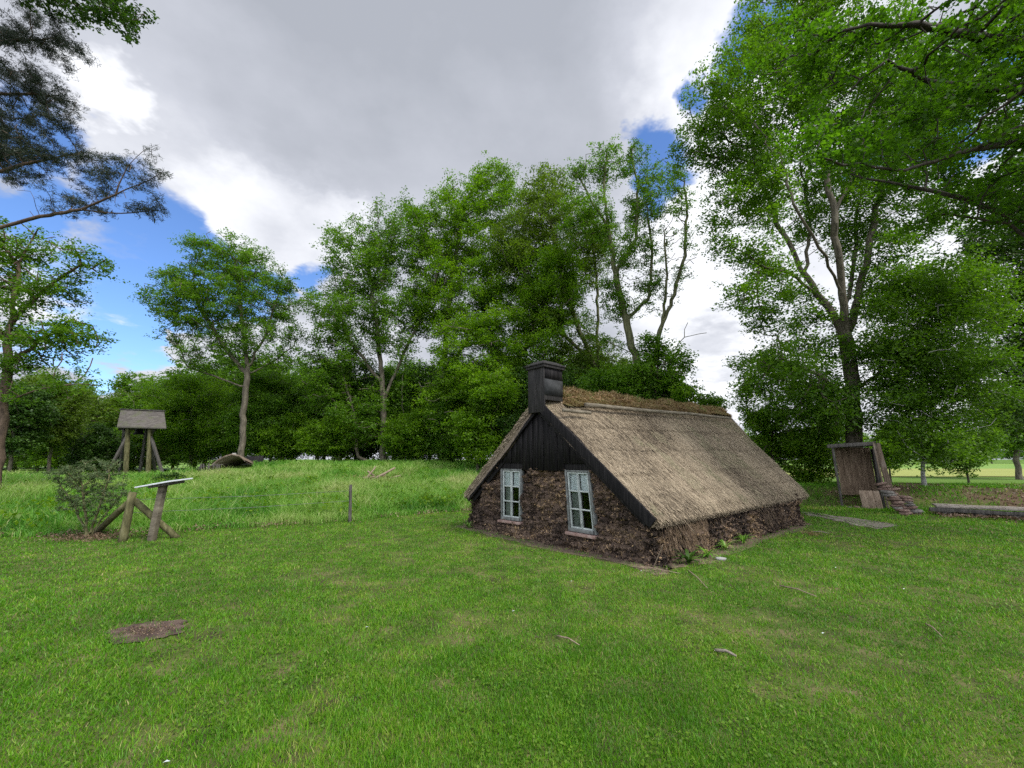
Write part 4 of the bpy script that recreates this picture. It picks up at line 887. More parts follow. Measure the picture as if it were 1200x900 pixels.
for i in range(9):
    px = 233 + 3.2 * i; p = at(px, 550, SY - .6); zg = hz1(p[0], p[1]); b = MB(); hgt_ = .36 + .14 * rng.random(); ln_ = (rng.random() - .6) * .25
    b.tube([[p[0], p[1], zg - .1], [p[0] + ln_, p[1], zg + hgt_]], [.05, .035], 7); b.build('stake', M['wood_dark'], sf, smooth=True)
b = MB(); p = at(231, 550, SY - .5); q = at(261, 550, SY - .5); b.tube([[p[0], p[1], hz1(p[0], p[1]) + .3], [q[0], q[1], hz1(q[0], q[1]) + .38]], .035, 7); b.build('rail', M['wood_dark'], sf, smooth=True)

# brush and logs in the meadow
for i, (x0, y0, x1, y1, r) in enumerate([(440, 561, 463, 548, .06), (428, 562, 440, 547, .045), (434, 563, 452, 556, .05), (425, 560, 447, 558, .05), (446, 563, 470, 557, .04), (431, 552, 444, 562, .04)]):
    a = at(x0, y0, 19.2 + .1 * i); b_ = at(x1, y1, 19.6 + .1 * i); zg = hz1(a[0], a[1]); b = MB(); b.tube(jit([a, b_], .03, 4), np.linspace(r, r * .7, 5), 8, .1)
    lab = ['longest pale branch rising to the right from the brush heap', 'short branch pointing up at the left of the brush heap', 'thick branch in the middle of the brush heap', 'branch lying flat at the left foot of the brush heap', 'thin branch lying at the right foot of the brush heap', 'thin branch crossing the left side of the brush heap'][i]
    tag(b.build('cut_branch', M['wood_tan'], smooth=True), lab, 'branch', 'cut branches in the meadow')
cc = at(436, 562, 19.5); n = 900; P = np.array([cc[0], cc[1], hz1(cc[0], cc[1]) + .18]) + rng.standard_normal((n, 3)) * [.75, .5, .16]; V, Fc = quads(P, .28, .018)
tag(mesh_np('brush_heap', V, Fc, M['turf'], attrs={'rnd': ('FACE', .3 + .45 * rng.random(n))}), 'heap of dry yellow brush lying in the tall meadow grass', 'brush')
# small pale posts at the wood edge
for px, lab in ((298, 'small pale grey post at the wood edge just right of the oak'), (305, 'small pale grey post second to the right of the oak')):
    p = at(px, 541, 30); zg = hz1(p[0], p[1]); b = MB(); b.tube([[p[0], p[1], zg - .1], [p[0], p[1], zg + 1.0]], .06, 8); b.tube([[p[0], p[1], zg + .99], [p[0], p[1], zg + 1.12]], [.09, .07], 8); tag(b.build('pale_post', M['bark_pale'], smooth=True), lab, 'post')
# distant farmhouse through the trees on the right
fy = 120; fa, fb = at(1110, 541, fy), at(1127, 541, fy); zt = at(1120, 535, fy)[2]; zr = at(1120, 528, fy)[2]; fh = empty('farmhouse', (fa + fb) / 2 * [1, 1, 0] + [0, 0, .3], 'far small farmhouse with a pale red roof seen through the trees on the right', 'house')
b = MB(); b.hexa([[fa[0], fy, .2], [fb[0], fy, .2], [fb[0], fy + 7, .2], [fa[0], fy + 7, .2], [fa[0], fy, zt], [fb[0], fy, zt], [fb[0], fy + 7, zt], [fa[0], fy + 7, zt]]); b.build('wall', M['render'], fh)
b = MB(); b.add([[fa[0] - .3, fy - .4, zt], [fb[0] + .3, fy - .4, zt], [fb[0] + .3, fy + 3.5, zr], [fa[0] - .3, fy + 3.5, zr], [fb[0] + .3, fy + 7.4, zt], [fa[0] - .3, fy + 7.4, zt]], [[0, 1, 2, 3], [3, 2, 4, 5]], [[0, 3, 5], [1, 4, 2]]); b.build('roof', M['rooftile'], fh)
for t in (.2, .45, .75):
    x = fa[0] + (fb[0] - fa[0]) * t; b = MB(); b.hexa([[x, fy - .05, .9], [x + .9, fy - .05, .9], [x + .9, fy - .01, .9], [x, fy - .01, .9], [x, fy - .05, 2], [x + .9, fy - .05, 2], [x + .9, fy - .01, 2], [x, fy - .01, 2]]); b.build('window', M['tar'], fh)
# ------------------------------------------------------------------ trees
def ell(px, py, rx, ry, Y, dep=1.0):
    c = at(px, py, Y); s = pxscale(c); return (c, np.array([rx * s, dep * (rx + ry) / 2 * s, ry * s]))
def colonize(lines, attrs, step, kill, infl=1e9, iters=120, up=.12):
    """space colonisation: grow a branch skeleton from the given limb lines towards the attractor points"""
    pos = []; par = []
    for pts, start in lines:
        prev = start if start is not None else -1
        if start is not None and start == -2:      # attach to the nearest existing node
            prev = int(np.argmin(np.linalg.norm(np.array(pos) - pts[0], axis=1)))
        L_ = np.asarray(pts, float); 
        for i in range(len(L_) - 1):
            seg = L_[i + 1] - L_[i]; k = max(1, int(np.linalg.norm(seg) / step))
            for j in range(k):
                if i == 0 and j == 0 and prev >= 0: continue
                w_ = 0 if (i == 0 and j == 0) else step * .09
                pos.append(L_[i] + seg * j / k + rng.standard_normal(3) * w_ * [1, 1, .3]); par.append(prev); prev = len(pos) - 1
        pos.append(L_[-1]); par.append(prev)
    P = np.array(pos); par = list(par); A = attrs.copy()
    d = np.full(len(A), 1e9); near = np.zeros(len(A), int)
    for s in range(0, len(P), 200):
        D = np.linalg.norm(A[:, None] - P[None, s:s + 200], axis=2); m = D.argmin(1); v = D[np.arange(len(A)), m]; b = v < d; d[b] = v[b]; near[b] = m[b] + s
    Pl = [P]; n = len(P); cnt = {}
    allP = P
    for it in range(iters):
        if not len(A): break
        act = d < infl
        if not act.any(): break
        dirs = unit(A[act] - allP[near[act]]); idx, inv = np.unique(near[act], return_inverse=True)
        sm = np.zeros((len(idx), 3)); np.add.at(sm, inv, dirs); 
        dv_ = unit(unit(sm) + rng.standard_normal(sm.shape) * .28 + [0, 0, up])
        ok = np.array([cnt.get(int(i), 0) < 4 for i in idx])
        if not ok.any(): break
        idx = idx[ok]; new = allP[idx] + dv_[ok] * step
        for i in idx: cnt[int(i)] = cnt.get(int(i), 0) + 1
        D = np.linalg.norm(A[:, None] - new[None], axis=2); m = D.argmin(1); v = D[np.arange(len(A)), m]; b = v < d; d[b] = v[b]; near[b] = m[b] + n
        allP = np.concatenate([allP, new]); par += [int(i) for i in idx]; n = len(allP)
        k = d > kill; A = A[k]; d = d[k]; near = near[k]
    return allP, np.array(par)
def skeleton_mesh(P, par, r_base, r_tip=.012, pw=2.35, sides=7, cut=0.0):
    n = len(P); r = np.zeros(n); kids = np.zeros(n, int); main = np.full(n, -1); best = np.zeros(n)
    acc = np.zeros(n)
    order = np.argsort(-np.arange(n))
    depth = np.zeros(n)
    for i in range(n - 1, -1, -1):      # children always come later than parents
        r[i] = max(acc[i] ** (1 / pw), r_tip) if acc[i] > 0 else r_tip
        p = par[i]
        if p >= 0:
            acc[p] += r[i] ** pw; kids[p] += 1
            if r[i] > best[p]: best[p] = r[i]; main[p] = i
    sc_ = r_base / r[0] if r[0] > 0 else 1
    e = math.log(r_base / r_tip) / math.log(max(r[0] / r_tip, 1.01)); r = r_tip * (r / r_tip) ** e
    hgt = P[:, 2] - P[0, 2]; flare = 1 + .45 * np.exp(-hgt / (r_base * 1.6)); 
    R_ = r * np.where(r > .6 * r_base, flare, 1)
    ed = np.where(par >= 0)[0]; ed = ed[r[ed] > cut]; pa = par[ed]
    dirn = unit(P[ed] - P[pa]); nd = np.tile([0, 0, 1.], (n, 1)); nd[ed] = dirn
    # blended direction at the end node
    has = main >= 0; nd2 = nd.copy(); nd2[has] = unit(nd[has] + unit(P[main[has]] - P[has]))
    ismain = main[pa] == ed
    d0 = np.where(ismain[:, None], nd2[pa], dirn); r0 = np.where(ismain, R_[pa], np.minimum(R_[ed] * 1.25, R_[pa])); d1 = nd2[ed]; r1 = R_[ed]
    def ring(c, d, rr):
        ref = np.tile([.31, .95, .05], (len(d), 1)); x = unit(np.cross(d, ref)); y = np.cross(d, x); a = np.arange(sides) * 2 * math.pi / sides
        return c[:, None] + (x[:, None] * np.cos(a)[None, :, None] + y[:, None] * np.sin(a)[None, :, None]) * rr[:, None, None]
    V = np.concatenate([ring(P[pa], d0, r0), ring(P[ed], d1, r1)], 1).reshape(-1, 3); m = len(ed); b = np.arange(m)[:, None] * 2 * sides
    Fq = np.concatenate([b + [k, (k + 1) % sides, sides + (k + 1) % sides, sides + k] for k in range(sides)])
    return V, Fq, r, kids
def make_tree(name, base, limbs, ells, label, cat='tree', group=None, natt=900, step=.45, rb=.22, rt=.012, leaves=50000, lsize=.10, lasp=.6, clump=.38, bark='bark', leaf='leaf_oak',
              twig=3.0, per=None, up=.12, bare=0.0, needles=False, iters=120, kill=None, leafmask=None, surf_bias=.35, flat=.6, infl=1e9, gap=.47, gsc=None):
    """limbs: polylines of world points, the first from the ground up; ells: crown ellipsoids (centre, radii)"""
    vol = np.array([e[1].prod() ** .8 for e in ells]); cnt = np.maximum(8, (natt * vol / vol.sum()).astype(int)); A = []
    for (c, r_), k in zip(ells, cnt):
        d = unit(rng.standard_normal((k, 3))); q = rng.random(k) ** surf_bias; A.append(c + d * q[:, None] * r_)
    A = np.concatenate(A); A = A[A[:, 2] > base[2] + .3]
    lines = [(limbs[0], None)] + [(l, -2) for l in limbs[1:]]
    P, par = colonize(lines, A, step, kill or step * 1.25, infl=infl, iters=iters, up=up)
    V, Fq, r, kids = skeleton_mesh(P, par, rb, rt)
    root = empty(name, base, label, cat, group)
    mesh_np('trunk', V, Fq, M[bark], root, smooth=True)
    thin = np.where((r < rt * twig) & (par >= 0))[0]
    if leafmask is not None: thin = thin[leafmask(P[thin])]
    if gap:      # open lanes through the crown where the sky shows
        gs = gsc or 1.1 / (step * 1.7); g_ = fbm(P[thin] + len(name) * 1.7, gs, 2, len(label)); thin = thin[g_ > np.quantile(g_, gap * .55)]
    if bare: thin = thin[rng.random(len(thin)) > bare]
    # spray centres: several per twig node, slightly off it
    k = max(1, int(round(leaves / 16 / max(1, len(thin))))); cen = np.repeat(P[thin], k, 0); pr = np.repeat(P[par[thin]], k, 0)
    cen = cen + (pr - cen) * rng.random((len(cen), 1)) + rng.standard_normal(cen.shape) * clump * [1, 1, .7]
    nl = int(leaves / max(1, len(cen))); nl = max(nl, 1); tone = rng.random(len(cen))
    Cn = np.repeat(cen, nl, 0) + rng.standard_normal((len(cen) * nl, 3)) * clump * .42 * [1, 1, flat]
    D = rng.standard_normal((len(Cn), 3)) * [1, 1, .55]; D = unit(D)
    Nr = rng.standard_normal((len(Cn), 3)) * .55 + [0, 0, .9]
    n = len(Cn); ls = lsize * (.6 + .8 * rng.random(n))
    if needles: V, Fl = quads(Cn, ls, ls * .10, unit(D + [0, 0, .5]), 0)
    else: V, Fl = quads(Cn, ls, ls * lasp, D, .22, Nr)
    c = np.clip(np.repeat(tone, nl) * .55 + .45 * rng.random(n), 0, 1)
    mesh_np('crown', V, Fl, M[leaf], root, attrs={'rnd': ('FACE', c)})
    return root
def pl(Y, *pts):
    """polyline through (px, py[, dY]) at distance Y"""
    return [at(p[0], p[1], Y + (p[2] if len(p) > 2 else 0)) for p in pts]
def basept(px, Y, dz=-.1):
    p = at(px, 540, Y); p[2] = hz1(p[0], p[1]) + dz; return p
Q = 1.0
# big oak on the right
Y = 17; b = basept(1004, Y)
make_tree('oak_tree', b, [[b] + pl(Y, (1002, 500), (999, 450), (992, 400)), pl(Y, (992, 402), (972, 365, .3), (945, 325, .8), (915, 270, 1), (893, 215, 1.2), (880, 150, 1)), pl(Y, (992, 402), (985, 330, -.4), (976, 250, -.8), (965, 160, -1.2), (955, 60, -1.5)),
    pl(Y, (993, 400), (1008, 340, .5), (1022, 270, .6), (1038, 190, 1), (1060, 110, 1)), pl(Y, (945, 325, .8), (950, 260, 2), (938, 190, 2.5)), pl(Y, (988, 370), (1000, 320, 1.2), (1004, 250, 2), (1015, 180, 2.5)), pl(Y, (978, 250, -.8), (1000, 200, -1), (1020, 130, -1)), pl(Y, (958, 345, .6), (925, 320, -.4), (890, 310, -1), (860, 290, -1)), pl(Y, (985, 345, -.2), (960, 290, -1.4), (930, 240, -2), (915, 180, -2)), pl(Y, (1000, 470), (960, 440, -1.5), (915, 420, -2)), pl(Y, (1000, 460), (1050, 420, -1), (1090, 390, -1))],
    [ell(900, 300, 45, 40, Y - .5), ell(878, 355, 32, 32, Y - 1), ell(938, 385, 40, 36, Y + 1), ell(905, 415, 45, 32, Y), ell(960, 440, 40, 32, Y), ell(880, 130, 75, 75, Y), ell(830, 150, 45, 50, Y), ell(930, 50, 75, 55, Y), ell(1010, 90, 70, 70, Y), ell(1070, 160, 60, 60, Y), ell(870, 235, 50, 35, Y), ell(985, 190, 50, 50, Y + 1.5), ell(900, 360, 38, 28, Y - 1), ell(915, 440, 55, 42, Y - 1.5), ell(1050, 340, 45, 50, Y), ell(1060, 430, 60, 40, Y - 1), ell(960, 480, 50, 30, Y - 1), ell(850, 300, 25, 22, Y), ell(1085, 255, 45, 38, Y), ell(1005, 250, 70, 50, Y + 1), ell(1040, 300, 40, 30, Y)],
    'tallest oak, with forked trunk, standing right of the hut behind the plank shelter', natt=2200, step=.45, rb=.29, rt=.014, gap=.6, leaves=int(185000 * Q), lsize=.115, leaf='leaf_oak', clump=.32, twig=2.6)
# maple whose boughs hang in from the right
Y = 9; b = np.array([15.5, 9.5, hz1(15.5, 9.5) - .1])
make_tree('maple_tree', b, [[b, [15.4, 9.5, 4], [15.2, 9.3, 8], [15, 9.2, 12]], [[15.4, 9.5, 5.6]] + pl(8.5, (1290, 185), (1200, 165), (1130, 178, -.3), (1060, 200, -.6), (990, 192, -.8), (940, 178, -1)),
    [[15.2, 9.3, 8.5]] + pl(8.5, (1200, 52), (1130, 40, -.4), (1075, 30, -.7), (1020, 28, -1)), [[15.3, 9.3, 7.]] + pl(8.5, (1230, 110), (1150, 103, -.2), (1090, 95, -.5), (1040, 70, -.8)), [[15.4, 9.5, 4.6]] + pl(9, (1240, 300), (1180, 262, .2), (1110, 250, .4), (1065, 265, .6)), [[15.2, 9.4, 6.5], [12.5, 10.5, 9], [10, 12, 11]]],
    [ell(960, 65, 70, 55, 8.6), ell(1060, 40, 80, 50, 8.3), ell(1150, 50, 80, 60, 8.3), ell(1030, 135, 75, 40, 8.2), ell(960, 155, 35, 28, 8), ell(1130, 150, 70, 40, 8.6), ell(1180, 230, 55, 42, 9), ell(1090, 235, 40, 25, 9), (np.array([13, 6, 10.]), np.array([4, 3, 3.])), (np.array([15.5, 10, 12.]), np.array([4, 4, 4.])), ell(900, 40, 35, 32, 9.2)],
    'maple at the right edge reaching dark boughs in over the top right', natt=1500, step=.30, rb=.40, rt=.011, leaves=int(92000 * Q), gap=.85, lsize=.088, lasp=.8, leaf='leaf_maple', bark='bark_dark', clump=.22, twig=2.6, up=.02)
# pale twin trunked tree
Y = 15.5; b = basept(1078, Y)
make_tree('hazel_tree', b, [[b] + pl(Y, (1081, 540), (1082, 480), (1080, 420), (1078, 350)), pl(Y, (1083, 545), (1091, 520), (1094, 470), (1105, 400), (1115, 330))],
    [ell(1080, 350, 60, 50, Y), ell(1090, 420, 85, 55, Y), ell(1060, 480, 65, 40, Y), ell(1130, 470, 50, 45, Y), ell(1085, 520, 45, 22, Y - .6), ell(1130, 350, 45, 45, Y)],
    'dark leafy tree with pale trunks behind the slab pile', natt=900, step=.38, gap=.8, rb=.065, leaves=int(85000 * Q), lsize=.10, leaf='leaf_oak', bark='bark_pale', clump=.34, twig=2.6)
for i, (px, Y, es, lab, lf) in enumerate([
    (1215, 17, [(1185, 300, 55, 60), (1205, 390, 45, 60), (1180, 450, 35, 45), (1205, 210, 40, 50)], 'dark tree at the right margin behind the timber bench', 'leaf_dark'),
    (1190, 30, [(1185, 500, 32, 30), (1165, 480, 28, 25), (1200, 470, 25, 25)], 'small far tree standing in the pasture at the right margin', 'leaf_oak')]):
    b = basept(px, Y); make_tree('broadleaf_tree', b, [[b] + pl(Y, (px - 2, 500), (px - 6, es[0][1]))], [ell(*e, Y) for e in es], lab, natt=500, step=.45, rb=.16, leaves=int(36000 * Q), lsize=.14, leaf=lf, clump=.36)
# screen of low growth between hut and right oak
for i, (px, Y, es, lab, nl) in enumerate([
    (905, 19, [(900, 505, 38, 35), (895, 540, 40, 18), (880, 440, 20, 30), (925, 455, 18, 34), (940, 520, 30, 30), (900, 420, 12, 18)], 'leafy green sapling rising behind the far end of the hut roof', 30000),
    (948, 17.5, [(950, 520, 34, 32), (945, 548, 34, 14), (965, 480, 28, 30)], 'leafy sapling between the hut and the plank shelter', 20000),
    (835, 21, [(828, 472, 22, 12), (810, 462, 18, 10)], 'thin bush showing just above the end of the ridge', 5000)]):
    b = basept(px, Y); make_tree('sapling', b, [[b] + pl(Y, (px, 520), (px, es[0][1]))], [ell(*e, Y) for e in es], lab, 'sapling', natt=350, step=.32, rb=.06, leaves=int(nl * Q), lsize=.11, leaf='leaf_bright', clump=.24, gap=.85, surf_bias=.6)

# row of tall trees behind the hut
def T(name, px, Y, limbs, es, lab, **k):
    b = basept(px, Y); kw = dict(natt=1600, step=.48, rb=.24, rt=.018, gap=.68, leaves=int(120000 * Q), lsize=.135, clump=.36, twig=2.6, leaf='leaf_bright'); kw.update(k)
    return make_tree(name, b, [[b] + limbs[0]] + limbs[1:], [ell(*e, Y) if len(e) == 4 else ell(*e[:4], Y + e[4]) for e in es], lab, **kw)
Y = 29
T('ash_tree', 449, Y, [pl(Y, (450, 500), (448, 440), (440, 370), (430, 300)), pl(Y, (449, 470), (470, 420), (500, 360), (520, 300)), pl(Y, (448, 450), (410, 400), (390, 350)), pl(Y, (478, 545), (474, 500), (470, 450), (480, 400)), pl(Y, (420, 545), (416, 490), (400, 430))],
  [(430, 300, 50, 50), (405, 380, 42, 65), (470, 280, 45, 50), (460, 370, 45, 50), (385, 440, 35, 50), (415, 490, 45, 40)], 'leftmost tall tree of the row behind the hut, rounded and leaning left', leaf='leaf_oak', leaves=105000)
Y = 30
T('ash_tree', 520, Y, [pl(Y, (520, 480), (522, 400), (530, 320), (545, 240)), pl(Y, (521, 440), (560, 380), (590, 320))],
  [(545, 265, 48, 55), (500, 270, 35, 35), (580, 235, 38, 42), (530, 350, 55, 60), (590, 330, 45, 60), (575, 215, 25, 28)], 'tallest bright green tree in the middle of the row behind the hut', leaves=125000)
Y = 27
T('ash_tree', 585, Y, [pl(Y, (585, 480), (580, 430), (570, 380)), pl(Y, (583, 460), (620, 400), (640, 350))],
  [(560, 430, 50, 45), (520, 470, 38, 45), (610, 400, 50, 50), (590, 490, 55, 40), (645, 340, 40, 55), (545, 400, 45, 35)], 'broad bright tree directly behind the left roof slope of the hut', leaves=115000)
Y = 28
T('alder_tree', 700, Y, [pl(Y, (702, 440), (680, 390), (660, 330), (645, 260)), pl(Y, (695, 425), (640, 370), (615, 320)), pl(Y, (702, 440), (700, 360), (695, 280))],
  [(640, 260, 42, 50), (665, 300, 40, 50), (610, 290, 35, 50), (690, 290, 32, 45), (650, 390, 45, 45), (640, 215, 30, 22), (690, 430, 50, 35)], 'olive green tree whose slanting limb crosses behind the chimney', leaf='leaf_olive', leaves=85000, bark='bark_green')
# sparse tall tree
Y = 23
T('willow_tree', 757, Y, [pl(Y, (757, 500), (754, 455), (744, 415), (733, 375), (722, 320), (712, 265), (708, 210), (712, 175)), pl(Y, (755, 455), (768, 420), (775, 380), (782, 330), (778, 270)), pl(Y, (775, 385), (790, 345), (802, 300), (805, 240), (800, 200)), pl(Y, (744, 415), (700, 395), (665, 380)),
    pl(Y, (722, 320), (745, 280), (748, 220), (740, 180)), pl(Y, (733, 375), (760, 350), (765, 300), (758, 240)), pl(Y, (712, 265), (690, 230), (675, 200)), pl(Y, (765, 430), (790, 410), (800, 395), (828, 390)), pl(Y, (798, 395), (806, 378))],
  [(672, 255, 20, 34), (775, 215, 22, 34), (800, 300, 16, 40), (705, 195, 34, 26), (738, 180, 22, 22), (680, 205, 18, 22), (700, 260, 28, 30), (735, 300, 30, 40), (755, 240, 22, 40), (790, 250, 16, 45), (790, 280, 16, 50), (770, 230, 16, 40), (720, 350, 28, 28), (770, 340, 22, 30)],
  'tall sparse tree with two bare mossy stems behind the ridge of the roof', leaf='leaf_oak', leaves=46000, rb=.26, natt=1300, bark='bark_green', step=.36, lsize=.105, clump=.26, bare=.15, twig=2.3, surf_bias=.5, leafmask=lambda P: (P[:, 0] < at(770, 300, 23)[0]) | (rng.random(len(P)) < .42))
T('elder_tree', 770, 22.5, [pl(22.5, (768, 470), (770, 440))], [(745, 445, 28, 24), (785, 440, 30, 32), (715, 450, 32, 22), (800, 465, 25, 14), (765, 410, 16, 18)], 'low rounded bush at the foot of the sparse tall tree', leaf='leaf_oak', rb=.1, leaves=30000, natt=350, step=.35, lsize=.14, clump=.34)
# dense dark understorey
for i, (px, Y, es, lab, lf) in enumerate([
    (380, 31.5, [(378, 500, 34, 36), (395, 450, 28, 30)], 'mid green bush at the left end of the thicket behind the meadow', 'leaf_oak'),
    (425, 32.5, [(425, 505, 34, 34), (430, 455, 28, 30)], 'dark evergreen bush below the leftmost tall tree', 'leaf_dark'),
    (472, 32.5, [(470, 505, 34, 34), (475, 460, 30, 32)], 'mid green bush in the middle of the thicket left of the hut', 'leaf_oak'),
    (515, 33, [(512, 505, 34, 34), (500, 450, 26, 30)], 'dark evergreen bush just left of the hut gable', 'leaf_dark'),
    (398, 29, [(395, 512, 30, 26), (372, 520, 24, 18)], 'light green shrub low at the wood edge left of the leftmost row trunk', 'leaf_bright'),
    (488, 28.5, [(482, 508, 30, 28), (505, 522, 24, 16), (470, 524, 18, 14)], 'light green shrub low at the wood edge halfway to the hut gable', 'leaf_bright'),
    (332, 30, [(332, 520, 28, 18), (350, 500, 22, 24)], 'light green shrub low at the wood edge right of the reed shelter', 'leaf_bright'),
    (530, 27.5, [(528, 515, 24, 24), (522, 485, 20, 24)], 'mid green shrub touching the left eave of the hut in the view', 'leaf_oak'),
    (560, 25, [(556, 505, 30, 32), (575, 460, 30, 30)], 'bright leafy bush directly beside the left eave of the hut', 'leaf_bright'),
    (640, 26, [(640, 460, 45, 35), (610, 500, 40, 30)], 'dark bush behind the chimney of the hut', 'leaf_dark'),
    (345, 31, [(340, 490, 32, 42), (320, 500, 28, 34)], 'green bush to the right of the oak trunk at the wood edge', 'leaf_oak')]):
    b = basept(px, Y); make_tree('evergreen_bush', b, [[b] + pl(Y, (px, 520), (px, es[0][1]))], [ell(*e, Y) for e in es], lab, 'bush', natt=420, step=.42, rb=.09, leaves=int(38000 * Q), lsize=.125, leaf=lf, clump=.34, surf_bias=.6, gap=.85)

# oak on the left
Y = 27.5
T('oak_tree', 283, Y, [pl(Y, (285, 500), (288, 460), (290, 430)), pl(Y, (289, 440), (262, 405), (240, 370), (222, 335)), pl(Y, (290, 430), (285, 390), (280, 340), (275, 305)), pl(Y, (290, 432), (310, 395), (325, 350)), pl(Y, (289, 440), (318, 425), (345, 405)), pl(Y, (288, 455), (250, 440), (220, 430))],
  [(235, 330, 48, 28), (275, 308, 45, 24), (315, 340, 35, 35), (200, 360, 26, 26), (255, 370, 55, 30), (335, 380, 24, 30), (215, 395, 26, 20), (300, 395, 45, 22), (230, 350, 55, 40), (300, 350, 50, 45), (265, 300, 50, 28), (250, 410, 60, 22), (330, 420, 26, 20)], 'round crowned oak standing alone left of the row of trees', leaf='leaf_oak', leaves=90000, natt=1500, step=.38, rb=.19, lsize=.115, clump=.28, gap=.55)
for i, (px, Y, es, lab, lf) in enumerate([
    (225, 32, [(225, 470, 50, 36), (205, 500, 34, 34), (255, 500, 45, 38)], 'broad bright green bush under the left side of the round crowned oak', 'leaf_bright'),
    (318, 31, [(320, 460, 38, 30), (300, 500, 40, 36)], 'green bush behind the oak trunk', 'leaf_oak')]):
    b = basept(px, Y); make_tree('wood_edge_bush', b, [[b] + pl(Y, (px, 520), (px, es[0][1]))], [ell(*e, Y) for e in es], lab, 'bush', natt=600, step=.45, rb=.10, leaves=int(80000 * Q), lsize=.12, leaf=lf, clump=.34, gap=.5)

# left edge trees
Y = 15; 
T('birch_tree', 3, Y, [pl(Y, (5, 480), (8, 430), (14, 370), (22, 310)), pl(Y, (8, 430), (45, 400), (85, 375)), pl(Y, (12, 380), (50, 340), (95, 310)), pl(Y, (5, 470), (50, 455, -.5), (95, 450, -.8), (118, 452, -1)), pl(Y, (10, 400), (-30, 360), (-60, 320))],
  [(40, 340, 48, 32), (55, 395, 50, 26), (20, 285, 45, 28), (90, 400, 32, 24), (90, 310, 28, 24), (-40, 320, 50, 60), (20, 430, 35, 22)], 'tree at the left edge with brown trunk and pale bare lower twigs', leaf='leaf_oak', bark='bark_brown', leaves=36000, natt=1300, step=.34, rb=.14, lsize=.095, clump=.24, surf_bias=.5, bare=.2, gap=.7)
# overhanging pine
b = np.array([-15.5, 8.8, hz1(-15.5, 8.8) - .1]); Y = 8.6
make_tree('pine_tree', b, [[b, [-15.4, 8.8, 4], [-15.1, 8.7, 8], [-15, 8.7, 12]], [[-15.3, 8.8, 5.4]] + pl(Y, (-20, 275), (40, 255, -.1), (95, 246, -.3), (135, 228, -.4), (165, 216, -.5), (192, 200, -.6)), [[-15.2, 8.8, 6.2]] + pl(Y, (-20, 205), (40, 190, .1), (90, 180, .2), (120, 190, .2)),
    [[-15.2, 8.7, 7.4]] + pl(Y, (-20, 110), (40, 110, .3), (90, 120, .3)), [[-15.2, 8.7, 9]] + pl(Y, (0, 50), (60, 45, -.2), (95, 60, -.3)), pl(Y, (95, 246, -.3), (130, 250, -.2), (190, 247, -.2)), pl(Y, (135, 228, -.4), (150, 195, -.5), (170, 175, -.5))],
  [ell(45, 40, 50, 38, Y), ell(35, 100, 45, 40, Y), ell(70, 145, 30, 25, Y), ell(60, 190, 55, 25, Y), ell(120, 205, 35, 22, Y - .3), ell(168, 192, 28, 20, Y - .5), ell(170, 240, 34, 14, Y - .3), ell(85, 235, 60, 16, Y - .2), ell(20, 170, 40, 50, Y), ell(-40, 120, 60, 90, Y), (np.array([-15, 8.7, 11.]), np.array([2.5, 2.5, 2.5]))],
  'pine at the left edge reaching long needled boughs across the upper left sky', leaf='needle', bark='bark_brown', needles=True, leaves=int(240000 * Q), natt=2100, step=.20, rb=.22, rt=.005, lsize=.085, clump=.085, twig=2.3, up=.02, surf_bias=.6, gap=.62)
for i, (px, Y, es, lab, lf) in enumerate([
    (15, 24, [(10, 505, 30, 32), (30, 470, 28, 30), (-15, 480, 30, 40)], 'dark bush at the left edge behind the brown trunked tree', 'leaf_dark'),
    (60, 27, [(60, 505, 30, 28), (50, 465, 26, 28), (78, 470, 22, 24)], 'olive bush left of the bell frame beyond the meadow', 'leaf_olive')]):
    b = basept(px, Y); make_tree('wood_edge_bush', b, [[b] + pl(Y, (px, 520), (px, es[0][1]))], [ell(*e, Y) for e in es], lab, 'bush', natt=450, step=.42, rb=.09, leaves=40000, lsize=.12, leaf=lf, clump=.3, surf_bias=.6, gap=.6)
# leafy spray hanging at the very top left
Y = 7.6
make_tree('birch_tree', np.array([-11.5, 6.0, hz1(-11.5, 6.) - .1]), [[[-11.5, 6.0, -.1], [-11.4, 6, 5], [-11, 6.1, 9], [-10, 6.4, 11]], [[-11., 6.1, 9.]] + pl(Y, (20, -60), (70, -40), (120, -10), (150, 25)), [[-11, 6.1, 8.8]] + pl(Y, (0, -20), (60, -10), (100, 15))],
  [ell(140, 15, 30, 25, Y), ell(110, 0, 40, 22, Y), ell(60, -20, 60, 30, Y), ell(150, 45, 14, 14, Y)], 'birch spray of small dark leaves hanging into the top left corner', leaf='leaf_dark', bark='bark', leaves=6500, natt=380, step=.2, rb=.16, rt=.005, lsize=.075, clump=.13, twig=2.4, up=-.1)

# shrub beside the braced post
b = ground(103, 632); Y = b[1]
tw = [pl(Y, (103, 632), (100, 600), (95, 565)), pl(Y, (103, 628), (85, 590, .1), (68, 562, .1)), pl(Y, (104, 628), (118, 590, -.1), (128, 558, -.1)), pl(Y, (104, 630), (125, 600, .2), (145, 578, .2))]
make_tree('broom_shrub', b, [[b] + tw[0][1:]] + tw[1:], [ell(92, 557, 32, 17, Y), ell(124, 555, 18, 20, Y), ell(100, 585, 30, 20, Y), ell(68, 557, 13, 11, Y), ell(136, 580, 15, 14, Y), ell(108, 612, 12, 12, Y), ell(106, 545, 20, 10, Y)],
  'grey green broom shrub fanning out beside the braced post', 'shrub', natt=1000, step=.085, rb=.04, rt=.0035, leaves=21000, lsize=.042, lasp=.22, leaf='broom', bark='wood_moss', clump=.035, twig=2.0, up=.3, gap=.3, surf_bias=.5)
